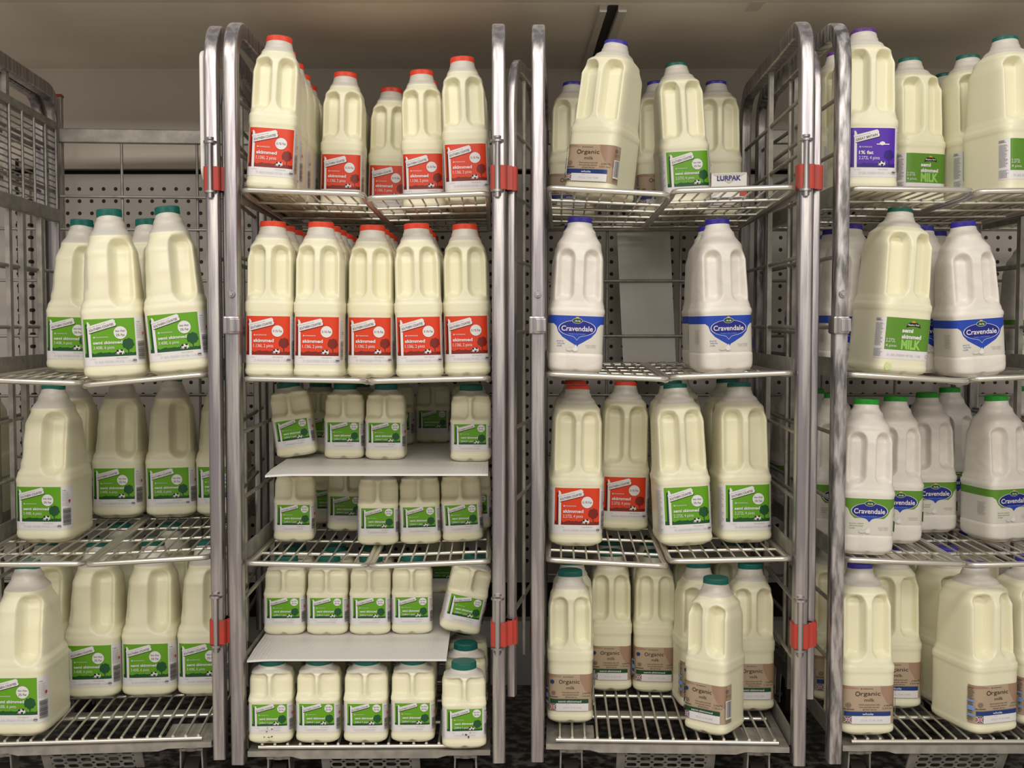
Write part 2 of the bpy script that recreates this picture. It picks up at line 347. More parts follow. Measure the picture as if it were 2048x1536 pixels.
        for v0, v1 in ((332, 380), (1242, 1290)):
            mb = MB(); za, zb2 = Z(v1), Z(v0)
            mb.sweep([(X, 0, za), (X, 0, zb2)], rrect(0.0265, 0.034, 0.006), (1, 0, 0), smooth=False)
            mb.sweep([(X + gx, 0.018, za), (X + gx, 0.018, zb2)], rrect(0.0175, 0.036, 0.005), (1, 0, 0), smooth=False)
            mb.box((X, -0.008, za), (X + gx, 0.016, zb2)); mb.build('hinge_clip', 'red_plastic', gt)
            mb = MB(); zp = Z(v0 - 46)
            mb.sweep([(X - 0.002, -0.018, za - 0.012), (X - 0.002, -0.018, zp)], circ(0.0045, 10), (1, 0, 0))
            for zq in (zp, zp + 0.006, za - 0.004, za - 0.010): mb.sweep([(X - 0.002, -0.014, zq), (X - 0.002, -0.014, zq + 0.0035)], circ(0.0105 if zq in (zp, za - 0.004) else 0.006, 14), (1, 0, 0))
            mb.build('hinge_pin', 'steel', gt)
    if mesh_side:
        s = mesh_side; Xm = s * (W_ / 2 - 0.004); mb = MB(); z0m, z1m = Z(430, 2.4), Z(250, 2.4)
        mb.sweep([(Xm, 0.01, z1m), (Xm, L_ - 0.01, z1m)], rrect(0.012, 0.016, 0.002), (1, 0, 0)); mb.sweep([(Xm, 0.01, z0m), (Xm, L_ - 0.01, z0m)], rrect(0.014, 0.026, 0.002), (1, 0, 0))
        for i in range(1, 16): z = z0m + (z1m - z0m) * i / 16; mb.rod((Xm, 0.01, z), (Xm, L_ - 0.01, z), 0.0016, n=6)
        for i in range(9): y = 0.02 + (L_ - 0.04) * i / 8; mb.rod((Xm - s * 0.004, y, z0m), (Xm - s * 0.004, y, z1m), 0.0028, n=6)
        for y in (0.36, 0.47): mb.box((Xm - 0.005, y, 0.13), (Xm + 0.005, y + 0.018, z0m))
        mb.build('mesh_panel', 'steel_dull', frames[0 if s < 0 else 1])
        mb = MB(); mb.sweep([(s * W_ / 2 - 0.0, L_ + 0.024, 0.12), (s * W_ / 2 - 0.0, L_ + 0.024, TOPZ - 0.012)], rrect(0.02, 0.016, 0.002), (1, 0, 0), smooth=False); rp_ = mb.build('corner_post', 'steel_dull', root)
        mb = MB(); mb.box((s * W_ / 2 - 0.011, L_ + 0.014, TOPZ - 0.012), (s * W_ / 2 + 0.011, L_ + 0.034, TOPZ - 0.006), bev=0.001); mb.build('end_cap', 'red_plastic', rp_)
    if strip:
        mb = MB(); mb.sweep(fillet([(X - 0.0155, 0.012, Z(350)), (X - 0.0155, -0.001, Z(340)), (X - 0.0155, -0.001, Z(106)), (X - 0.0155, 0.016, Z(98))], 0.006, 3), rrect(0.007, 0.010, 0.003), (1, 0, 0)); mb.build('edge_strip', 'white_board', root)
    return c

make_cart('A', -0.681, 1.85, R(5), {2: (757, 766, 771, 749), 3: (1124, 1126, 1128, 1117)}, 'far left grey metal milk trolley with wire mesh side and no top shelf', gate=(0.0185, R(-1), 0.40, 118), latch=False, mesh_side=-1, strip=True)
make_cart('B', -0.2295, 1.85, R(1), {1: (381, 389, 397, 387), 2: (757, 761, 762, 756), 3: (1124, 1130, 1131, 1122)}, 'second metal trolley from the left holding red capped bottles on two upper shelves', gate=(0.0215, R(10), 0.26, 108), base_v=1491)
make_cart('C', 0.2495, 1.85, R(-2.3), {1: (375, 390, 383, 376), 2: (748, 758, 754, 745), 3: (1120, 1131, 1121, 1114)}, 'third metal trolley with half empty second shelf and pale sheet behind', gate=(0.020, R(0.0), 0.42, 90))
make_cart('D', 0.7255, 1.85, R(0), {1: (378, 381, 384, 380), 2: (748, 763, 758, 748), 3: (1118, 1127, 1129, 1123)}, 'right hand trolley with scuffed dark front post beside purple capped bottle', worn=True)
make_cart('E', 1.172, 1.85, R(0), {1: (380, 381, 384, 380), 2: (755, 765, 764, 758), 3: (1121, 1130, 1132, 1126)}, 'trolley beyond the right edge, glimpsed behind the fourth one', latch=False)
make_cart('Y', -1.124, 1.811, R(5), {2: (757, 762, 762, 757), 3: (1124, 1126, 1128, 1117)}, 'trolley at the left edge seen through the wire mesh', latch=False)

# ------------------------------------------------------------------ bottle shapes
def smooth(t): t = min(max(t, 0.0), 1.0); return t * t * (3 - 2 * t)
def interp(tab, z):
    if z <= tab[0][0]: return tab[0][1:]
    for (a, b) in zip(tab, tab[1:]):
        if z <= b[0]:
            t = smooth((z - a[0]) / (b[0] - a[0])) if len(a) < 5 or not a[4] else math.sqrt(max(0.0, 1 - (1 - (z - a[0]) / (b[0] - a[0])) ** 2))
            return tuple(p + (q_ - p) * t for p, q_ in zip(a[1:4], b[1:4]))
    return tab[-1][1:4]
def section(a, b, n, N):
    # arc length resampled superellipse, starts at the back centre
    K = 720; pts = []
    for i in range(K):
        t = math.pi / 2 + 2 * math.pi * i / K; c_, s_ = math.cos(t), math.sin(t)
        pts.append((a * math.copysign(abs(c_) ** (2 / n), c_), b * math.copysign(abs(s_) ** (2 / n), s_)))
    acc = [0]
    for i in range(K): p, q_ = pts[i], pts[(i + 1) % K]; acc.append(acc[-1] + math.hypot(q_[0] - p[0], q_[1] - p[1]))
    out = []; j = 0
    for i in range(N):
        s = acc[-1] * i / N
        while acc[j + 1] < s: j += 1
        t = (s - acc[j]) / max(acc[j + 1] - acc[j], 1e-9); p, q_ = pts[j], pts[(j + 1) % K]
        out.append((p[0] + (q_[0] - p[0]) * t, p[1] + (q_[1] - p[1]) * t))
    return out
def sd_rr(x, z, x0, x1, z0, z1, r):      # rounded box with radii (x0z0, x1z0, x1z1, x0z1); negative inside
    cx, cz = (x0 + x1) / 2, (z0 + z1) / 2; px, pz = x - cx, z - cz
    rr = (r[1] if pz < 0 else r[2]) if px > 0 else (r[0] if pz < 0 else r[3])
    qx, qz = abs(px) - (x1 - x0) / 2 + rr, abs(pz) - (z1 - z0) / 2 + rr
    return min(max(qx, qz), 0) + math.hypot(max(qx, 0), max(qz, 0)) - rr
# tab rows: z, half width, half depth, exponent ; recess: list of (x0,x1,z0,z1,(radii),depth)
SHAPE = {
 'P1': dict(tr=0.0028, ts=0.002, H=0.132, line=0.112, neck=0.0200, capz=0.1200, hw=0.0055, lab=(0.018, 0.0645), hz=(0.069, 0.1165),
   tab=[(0, .0305, .0305, 4), (.004, .0345, .0345, 5, 1), (.010, .0355, .0355, 6), (.015, .0348, .0348, 6), (.065, .0348, .0348, 6), (.067, .0356, .0356, 6), (.0695, .0356, .0356, 6), (.074, .0348, .0346, 5), (.098, .0347, .0345, 4.6), (.1105, .0318, .0310, 3.6), (.1185, .0225, .0222, 2.3), (.122, .0195, .0195, 2), (.130, .0185, .0185, 2)],
   rec=[(.0024, .0500, .0735, .1125, (.008, .003, .012, .008), .013), (-.0500, -.0024, .0735, .1125, (.003, .008, .008, .012), .013)]),
 'P2': dict(H=0.250, line=0.222, neck=0.0205, capz=0.2375, hw=0.0075, lab=(0.0225, 0.098), hz=(0.122, 0.218),
   tab=[(0, 0.0322, .036, 4), (.005, 0.0375, .0415, 5, 1), (.012, 0.0387, .0427, 6), (.016, 0.0378, .0418, 6), (.020, 0.0375, .0415, 6), (.099, 0.0375, .0415, 6), (.104, 0.0380, .0422, 6), (.1055, 0.0388, .0428, 6), (.119, 0.0389, .0429, 6), (.123, 0.0376, .0420, 5), (.132, 0.0370, .0415, 4.5), (.185, 0.0367, .0412, 4.5), (.206, 0.0336, .0375, 3.8), (.222, 0.0268, .0290, 2.8), (.231, 0.0226, .0232, 2.1), (.238, 0.0210, .0215, 2), (.245, 0.0190, .0195, 2)],
   rec=[(.0043, .0350, .128, .212, (.0152, .004, .0152, .0152), .020), (-.0350, -.0043, .128, .212, (.004, .0152, .0152, .0152), .020)]),
 'P4': dict(H=0.2700, line=0.238, neck=0.0200, capz=0.2578, hw=0.008, lab=(0.0225, 0.100), hz=(0.112, 0.236),
   tab=[(0, 0.0361, .052, 4), (.006, 0.0444, .0605, 5, 1), (.013, 0.0458, .0625, 6), (.018, 0.0450, .0615, 6), (.102, 0.0450, .0615, 6), (.106, 0.0460, .0625, 6), (.112, 0.0460, .0625, 6), (.118, 0.0444, .0615, 5), (.130, 0.0429, .0600, 4.4), (.205, 0.0419, .0580, 4.2), (.228, 0.0385, .0500, 3.4), (.242, 0.0302, .0345, 2.6), (.2505, 0.0234, .0245, 2.1), (.2590, 0.0212, .0217, 2), (.2660, 0.0190, .0195, 2)],
   rec=[(.0048, .0392, .124, .229, (.0170, .007, .0170, .0170), .023), (-.0392, -.0048, .124, .229, (.007, .0170, .0170, .0170), .023)]),
 'P6': dict(H=0.275, line=0.231, neck=0.0198, capz=0.2620, hw=0.017, lab=(0.024, 0.098), hz=(0.116, 0.238),
   tab=[(0, 0.0383, .056, 4), (.008, 0.0468, .066, 5, 1), (.016, 0.0486, .0675, 6), (.022, 0.0479, .0668, 6), (.100, 0.0479, .0668, 6), (.108, 0.0486, .0672, 6), (.118, 0.0475, .0660, 5), (.130, 0.0439, .0640, 4), (.165, 0.0421, .0620, 3.6), (.200, 0.0400, .0570, 3.3), (.228, 0.0323, .0430, 2.8), (.248, 0.0241, .0280, 2.3), (.260, 0.0201, .0215, 2), (.267, 0.0178, .0190, 2)],
   rec=[(.0010, .0395, .116, .226, (.0195, .018, .0195, .013), .026), (-.0470, -.0300, .136, .222, (.010, .012, .010, .012), .007)], hx=-.0135),
 'CR': dict(H=0.252, line=9, neck=0.0195, capz=0.2395, hw=0.013, lab=(0.0335, 0.0925), hz=(0.104, 0.214),
   tab=[(0, .0360, 0.0426, 4), (.007, .0430, 0.0488, 5, 1), (.020, .0446, 0.0500, 6), (.0295, .0447, 0.0502, 6), (.0325, .0436, 0.0492, 6), (.094, .0436, 0.0492, 6), (.097, .0448, 0.0502, 6), (.1015, .0448, 0.0502, 6), (.106, .0436, 0.0492, 5), (.118, .0420, 0.0480, 4), (.180, .0400, 0.0459, 3.8), (.205, .0360, 0.0394, 3.1), (.226, .0265, 0.0279, 2.3), (.238, .0205, 0.0215, 2.0), (.247, .0185, 0.0185, 2)],
   rec=[(.0075, .0375, .115, .200, (.0145, .006, .0145, .0145), .018), (-.0375, -.0075, .115, .200, (.006, .0145, .0145, .0145), .018)]),
}
for k_, s_ in SHAPE.items():
    if k_ == 'CR': milk_mat('plastic_opaque', 9, (0.80, 0.755, 0.70), (0.80, 0.755, 0.70), 0.35)
    else: milk_mat('milk_' + k_, s_['line'], CREAM, (0.63, 0.60, 0.54), 0, SUB)
def make_body(key):
    S = SHAPE[key]; N = 176; tab = S['tab']; zs = []
    z = 0.0
    while z < S['tab'][-1][0]:
        zs.append(z); z += 0.0012 if z < 0.012 else 0.0021
    zs.append(S['tab'][-1][0]); hx = S.get('hx', 0)
    verts = []
    for z in zs:
        a, b, n = interp(tab, z)[:3]
        if S['capz'] - 0.011 < z < S['capz']: rp_ = 0.00045 * math.sin((z - S['capz']) * 2 * math.pi / 0.0038); a += rp_; b += rp_
        for (x, y) in section(a, b, n, N):
            if y < 0:
                dsum = 0
                for (x0, x1, z0, z1, rr, dep) in S['rec']:
                    if z0 - .004 < z < z1 + .004:
                        d = sd_rr(x, z, x0, x1, z0, z1, rr)
                        tr = S.get('tr', 0.0044) + S.get('ts', 0.008) * smooth((abs(x - hx) - 0.009) / 0.018)
                        dsum = max(dsum, dep * smooth((-d) / tr + 0.06))
                y *= 1 - min(dsum, b * 0.72) / b
                if z < 0.004: pass
            if z < 0.0055 and abs(x) < 0.009: pass
            verts.append((x, y, z + (0.0035 * max(0, 1 - abs(x) / 0.008) * max(0, 1 - z / 0.008))))
    faces = []; hand = []
    nr = len(zs); z0h, z1h = S['hz']
    for i in range(nr - 1):
        zm = (zs[i] + zs[i + 1]) / 2
        for j in range(N):
            f = (i * N + j, i * N + (j + 1) % N, (i + 1) * N + (j + 1) % N, (i + 1) * N + j)
            cx = sum(verts[q_][0] for q_ in f) / 4; cy = sum(verts[q_][1] for q_ in f) / 4
            t = (zm - z0h) / (z1h - z0h)
            fl = S['hw'] + 0.010 * max(0, 1 - t / 0.14) ** 2 + 0.008 * max(0, 1 - (1 - t) / 0.14) ** 2 + 0.0025
            (hand if (0 < t < 1 and cy < 0 and abs(cx - hx) < fl and key != 'x') else faces).append(f)
    bot = tuple(range(N))[::-1]; top = tuple((nr - 1) * N + j for j in range(N))
    full = bpy.data.meshes.new('tmp'); full.from_pydata(verts, [], faces + hand + [bot, top]); full.update()
    nrm = [Vector(v_.normal) for v_ in full.vertices]
    def sub(fs, name, mt):
        used = sorted({i for f in fs for i in f}); mp = {v_: i for i, v_ in enumerate(used)}
        me = bpy.data.meshes.new(name); me.from_pydata([verts[i] for i in used], [], [[mp[i] for i in f] for f in fs])
        me.materials.append(M[mt]); me.polygons.foreach_set('use_smooth', [True] * len(me.polygons)); me.update()
        me.normals_split_custom_set_from_vertices([nrm[i] for i in used]); return me
    mt = 'plastic_opaque' if key == 'CR' else 'milk_' + key
    r = (sub(faces + [bot, top], 'body', mt), sub(hand, 'handle', mt))
    bpy.data.meshes.remove(full); return r
def make_cap(key):
    S = SHAPE[key]; z0, z1 = S['capz'], S['H']; r = S['neck']; n = 128; mb = MB()
    rings = [(z0, r, 0), (z0 + .001, r + .0003, .0003), (z0 + .0025, r + .0003, .00035), (z1 - .002, r, .00035), (z1 - .0006, r - .0006, .0001), (z1, r - .002, 0), (z1 - .0004, r - .004, 0)]
    vs_ = []
    for z, rr, am in rings:
        for i in range(n): q_ = rr - (am if i % 2 else 0); a = 2 * math.pi * i / n; vs_.append((q_ * math.cos(a), q_ * math.sin(a), z))
    fs = [(k * n + i, k * n + (i + 1) % n, (k + 1) * n + (i + 1) % n, (k + 1) * n + i) for k in range(len(rings) - 1) for i in range(n)]
    fs += [tuple(range((len(rings) - 1) * n, len(rings) * n)), tuple(range(n))[::-1]]
    me = bpy.data.meshes.new('cap'); me.from_pydata(vs_, [], fs); me.materials.append(None); me.update(); return me
BODY = {k_: make_body(k_) for k_ in SHAPE}
CAPM = {}
def cap_mesh(key, col):
    if (key, col) not in CAPM:
        me = make_cap(key); me.materials.clear(); me.materials.append(M['cap_' + col]); CAPM[(key, col)] = me
    return CAPM[(key, col)]

# ------------------------------------------------------------------ printed labels (designed flat in mm, wrapped on the bottle)
class Label:
    def __init__(s, key, zr=None):
        S = SHAPE[key]; s.z0, s.z1 = zr or S['lab']; a, b, n = interp(S['tab'], (s.z0 + s.z1) / 2)[:3]
        K = 4000; s.pts = []; 
        for i in range(K + 1):                      # from the front centre to the right round to the back
            t = -math.pi / 2 + math.pi * i / K; c_, s_ = math.cos(t), math.sin(t)
            s.pts.append((a * abs(c_) ** (2 / n), b * math.copysign(abs(s_) ** (2 / n), s_)))
        s.acc = [0]
        for p, q_ in zip(s.pts, s.pts[1:]): s.acc.append(s.acc[-1] + math.hypot(q_[0] - p[0], q_[1] - p[1]))
        s.a = a; s.v = []; s.f = []; s.m = []; s.mats = []; s.layer = 0; s.h = (s.z1 - s.z0) * 1000; s.cache = {}
    def pos(s, sx, off):
        sg = 1 if sx >= 0 else -1; d = abs(sx); lo, hi = 0, len(s.acc) - 1
        while hi - lo > 1:
            mid = (lo + hi) // 2
            if s.acc[mid] <= d: lo = mid
            else: hi = mid
        t = (d - s.acc[lo]) / max(s.acc[hi] - s.acc[lo], 1e-12); p, q_ = s.pts[lo], s.pts[hi]
        x = p[0] + (q_[0] - p[0]) * t; y = p[1] + (q_[1] - p[1]) * t
        i0, i1 = max(lo - 12, 0), min(hi + 12, len(s.pts) - 1); tx, ty = s.pts[i1][0] - s.pts[i0][0], s.pts[i1][1] - s.pts[i0][1]; l = math.hypot(tx, ty) or 1
        if lo < 12: tx, ty, l = 1, 0, 1
        return sg * (x + ty / l * off), y - tx / l * off
    def put(s, vs2, fs, col):
        if col not in s.mats: s.mats.append(col)
        mi = s.mats.index(col); bm = bmesh.new(); bv = [bm.verts.new((x, y, 0)) for x, y in vs2]
        for f in fs:
            try: bm.faces.new([bv[i] for i in f])
            except ValueError: pass
        if not vs2: bm.free(); return
        x0, x1 = min(p[0] for p in vs2), max(p[0] for p in vs2); st = 3.0; k = math.ceil(x0 / st)
        while k * st < x1:
            bmesh.ops.bisect_plane(bm, geom=bm.verts[:] + bm.edges[:] + bm.faces[:], plane_co=(k * st, 0, 0), plane_no=(1, 0, 0)); k += 1
        bm.verts.index_update(); off = 0.00025 + 0.00009 * s.layer; o = len(s.v)
        for v in bm.verts: x, y = s.pos(v.co.x / 1000, off); s.v.append((x, y, s.z0 + v.co.y / 1000))
        bm.normal_update()
        for f in bm.faces:
            idx = [q_.index + o for q_ in f.verts]; s.f.append(idx if f.normal.z >= 0 else idx[::-1]); s.m.append(mi)
        bm.free()
    def poly(s, pts, col): s.layer += 1; s.put(pts, [tuple(range(len(pts)))], col); return s
    def rect(s, x0, y0, x1, y1, col): return s.poly([(x0, y0), (x1, y0), (x1, y1), (x0, y1)], col)
    def rects(s, rs, col):
        s.layer += 1
        for x0, y0, x1, y1 in rs: s.put([(x0, y0), (x1, y0), (x1, y1), (x0, y1)], [(0, 1, 2, 3)], col)
    def disc(s, cx, cy, rx, col, ry=None, n=28): ry = ry or rx; return s.poly([(cx + rx * math.cos(2 * math.pi * i / n), cy + ry * math.sin(2 * math.pi * i / n)) for i in range(n)], col)
    def ring(s, cx, cy, rx, col, ry=None, t=0.4, n=28):
        ry = ry or rx; s.layer += 1; A = [(cx + rx * math.cos(2 * math.pi * i / n), cy + ry * math.sin(2 * math.pi * i / n)) for i in range(n)]
        B = [(cx + (rx - t) * math.cos(2 * math.pi * i / n), cy + (ry - t) * math.sin(2 * math.pi * i / n)) for i in range(n)]
        s.put(A + B, [(i, (i + 1) % n, (i + 1) % n + n, i + n) for i in range(n)], col)
    def text(s, body, x, y, width, height, col, rot=0.0, bold=0.0, shear=0.0, tmp={}):
        # fits the text to width x height (cap height) with its baseline start at x, y
        s.layer += 1; key = (body, bold, shear)
        if key not in tmp:
            cu = bpy.data.curves.new('t', 'FONT'); cu.body = body; cu.size = 1; cu.resolution_u = 3; cu.offset = bold; cu.shear = shear
            ob = bpy.data.objects.new('t', cu); me = ob.to_mesh(); vv = [(v.co.x, v.co.y) for v in me.vertices]; ff = [tuple(p.vertices) for p in me.polygons]
            ob.to_mesh_clear(); bpy.data.objects.remove(ob); bpy.data.curves.remove(cu); tmp[key] = (vv, ff)
        vv, ff = tmp[key]
        if not vv: return
        x0, x1 = min(p[0] for p in vv), max(p[0] for p in vv); kx = width / (x1 - x0); ky = height / 0.72
        c_, s_ = math.cos(rot), math.sin(rot); out = []
        for px, py in vv: px, py = (px - x0) * kx, py * ky; out.append((x + px * c_ - py * s_, y + px * s_ + py * c_))
        s.put(out, ff, col)
    def lines(s, x0, x1, y0, y1, n, col, seed=1, fill=0.45):
        r_ = random.Random(seed); rs = []
        for i in range(n):
            y = y0 + (y1 - y0) * (i + .3) / n; e = x0 + (x1 - x0) * (0.72 + 0.28 * r_.random()); x = x0
            while x < e:
                l = 0.8 + 1.8 * r_.random(); rs.append((x, y, min(x + l, e), y + (y1 - y0) / n * fill)); x += l + 0.45
        s.rects(rs, col)
    def barcode(s, x0, x1, y0, y1, seed=3):
        r_ = random.Random(seed); y = y0; rs = []
        while y < y1: h = 0.25 + 0.7 * r_.random(); rs.append((x0, y, x1, min(y + h, y1))); y += h + 0.3 + 0.5 * r_.random()
        s.rects(rs, 'print_black')
    def vbarcode(s, x0, x1, y0, y1, seed=3):
        r_ = random.Random(seed); x = x0; rs = []
        while x < x1: h = 0.2 + 0.6 * r_.random(); rs.append((x, y0, min(x + h, x1), y1)); x += h + 0.3 + 0.4 * r_.random()
        s.rects(rs, 'print_black')
    def build(s):
        me = bpy.data.meshes.new('paper_label'); me.from_pydata(s.v, [], s.f)
        for m_ in s.mats: me.materials.append(M[m_])
        me.polygons.foreach_set('material_index', s.m); me.update(); return me
p_ = 'print_'
def blob(cx, cy, r, n, seed, amp=0.18, sy=1.0):
    r_ = random.Random(seed); return [(cx + r * (1 + amp * (r_.random() - .5) * 2) * math.cos(2 * math.pi * i / n), cy + sy * r * (1 + amp * (r_.random() - .5) * 2) * math.sin(2 * math.pi * i / n)) for i in range(n)]
def cow(L, x, y, k):
    L.poly([(x + a * k, y + b * k) for a, b in ((0, 1.2), (.7, 3.6), (1.6, 4.4), (6.2, 4.7), (7.2, 4.2), (7.4, 1), (6.9, 1), (6.7, 2.3), (6.2, .4), (5.5, .4), (5.6, 2.2), (3.4, 2.0), (3.2, .4), (2.6, .4), (2.5, 2.2), (2.0, .5), (1.5, .5), (1.6, 2.3), (1.2, 1.6), (.9, .6))], p_ + 'white')
    L.poly([(x + a * k, y + b * k) for a, b in ((.5, 2.9), (1.5, 4.4), (3.0, 4.5), (3.2, 3.2), (2.2, 2.6), (1.2, 2.8), (1.0, 1.2), (.5, 1.0), (0, 1.4))], p_ + 'black')
    L.poly([(x + a * k, y + b * k) for a, b in ((4.4, 4.7), (6.4, 4.7), (6.9, 3.6), (5.8, 3.1), (4.6, 3.7))], p_ + 'black')
def southern(key, fw, hred, base, dark, tree, lines, circ_txt, title='SOUTHERN COUNTIES', size='', wr=16.0, wl=14.0, x_off=0.0, cloud=False, date='21 AUG DG2011M S2L 1136', small=False):
    L = Label(key); h = L.h; hb = h - hred; x0 = -fw / 2 + x_off
    L.rect(-fw / 2 - wl, 0, fw / 2 + wr, h, p_ + 'white')
    L.rect(x0, hb, x0 + fw, h, p_ + base)
    X = lambda t: x0 + fw * t
    Y = lambda t: hb + hred * t
    r_ = random.Random(5); top = [(X(i / 30), Y(0.075 + 0.03 * r_.random() + (0.02 if 8 < i < 20 else 0))) for i in range(31)]
    L.poly([(X(0), Y(0)), (X(1), Y(0))] + top[::-1], p_ + dark)
    # tree
    L.poly([(X(.845), Y(.05)), (X(.87), Y(.05)), (X(.872), Y(.22)), (X(.85), Y(.22))], p_ + tree); L.poly(blob(X(.858), Y(.315), fw * .118, 26, 8, .14, .95), p_ + tree)
    # post and sign
    L.poly([(X(.045), Y(0)), (X(.10), Y(0)), (X(.095), Y(.90)), (X(.05), Y(.86))], p_ + ('deeppurple' if cloud else 'darkred' if base == 'red' else 'forest'))
    L.poly([(X(.095), Y(-.06)), (X(.15), Y(-.06)), (X(.145), Y(.86)), (X(.118), Y(.92)), (X(.088), Y(.93))], p_ + 'white')
    a = R(15); sl = fw * .56; sx, sy = X(.115), Y(.625); ca, sa = math.cos(a), math.sin(a); hh = hred * .185
    T = lambda u, v: (sx + u * ca - v * sa, sy + u * sa + v * ca)
    L.poly([T(0.3, -1.1), T(sl - 1, -1.1), T(sl + 1.0, hh * .25), T(sl, 0.4), T(0, 0.4)], p_ + ('darkred' if base == 'red' else 'black'))
    L.poly([T(0, 0), T(sl - 1.5, 0), T(sl, hh * .22), T(sl - 1, hh * .45), T(sl, hh * .7), T(sl - 2, hh), T(0, hh)], p_ + 'white')
    c0 = T(fw * .02, hh * .16); L.text(title, c0[0], c0[1], sl * .88, hh * .33, p_ + 'black', a, 0.02, 0.15)
    c0 = T(fw * .02, hh * .66); L.text('from dairy farms in the', c0[0], c0[1], sl * .62, hh * .17, p_ + 'grey', a)
    if cloud:
        L.poly(blob(X(.71), Y(.61), fw * .06, 12, 3, .1, .7), p_ + 'white'); L.rect(X(.58), Y(.575), X(.86), Y(.60), p_ + 'white')
    else:
        rr = fw * (.128 if not small else .115); cx, cy = X(.72 if not small else .84), Y(.62 if not small else .80); L.disc(cx, cy, rr, p_ + 'white')
        if len(circ_txt) == 1: L.text(circ_txt[0], cx - rr * .8, cy - rr * .2, rr * 1.6, rr * .42, p_ + 'brown', 0, 0.01)
        else:
            L.text(circ_txt[0], cx - rr * .72, cy + rr * .12, rr * 1.44, rr * .36, p_ + 'darkgreen', 0, 0.01); L.text(circ_txt[1], cx - rr * .66, cy - rr * .55, rr * 1.3, rr * .38, p_ + 'darkgreen', 0, 0.01)
    L.ring(X(.215), Y(.515), fw * .018, p_ + 'white', t=fw * .010); L.text('MORRISONS', X(.25), Y(.50), fw * .23, hred * .032, p_ + 'white')
    for (t_, x, y, wd, ht, bold) in lines: L.text(t_, X(x), Y(y), fw * wd, hred * ht, p_ + 'white', 0, bold)
    cow(L, X(.60), Y(.03), fw * .0235)
    L.text('Use by', X(.16), hb * .74, fw * .06, hb * .07, p_ + 'black'); L.text('Keep refrigerated', X(.62), hb * .76, fw * .22, hb * .08, p_ + 'black')
    L.text(date, X(.2), hb * .34, fw * .72 if not small else fw * .6, hb * .2, p_ + 'lgrey')
    # side strips
    xr = fw / 2 + x_off + 1.5
    if not small: L.ring(xr - 4.5, hb * .45, 2.8, p_ + 'black', t=.35); L.rect(xr - 6.7, hb * .42, xr - 2.3, hb * .52, p_ + 'black')
    L.text(size.split(' ')[0], xr, h * .90, 6.5, 1.9, p_ + 'black'); L.lines(xr, xr + wr * .55, h * .55, h * .88, 9, p_ + 'grey', 4, .28); L.disc(xr + wr * .5, h * .66, 2.2, p_ + 'flagred', 2.8)
    L.barcode(xr + 1, xr + wr * .62, h * .10, h * .50)
    L.lines(-fw / 2 - wl + 1, -fw / 2 - 2 + x_off, h * .04, h * .95, 34, p_ + 'grey', 9, .4)
    return L.build()
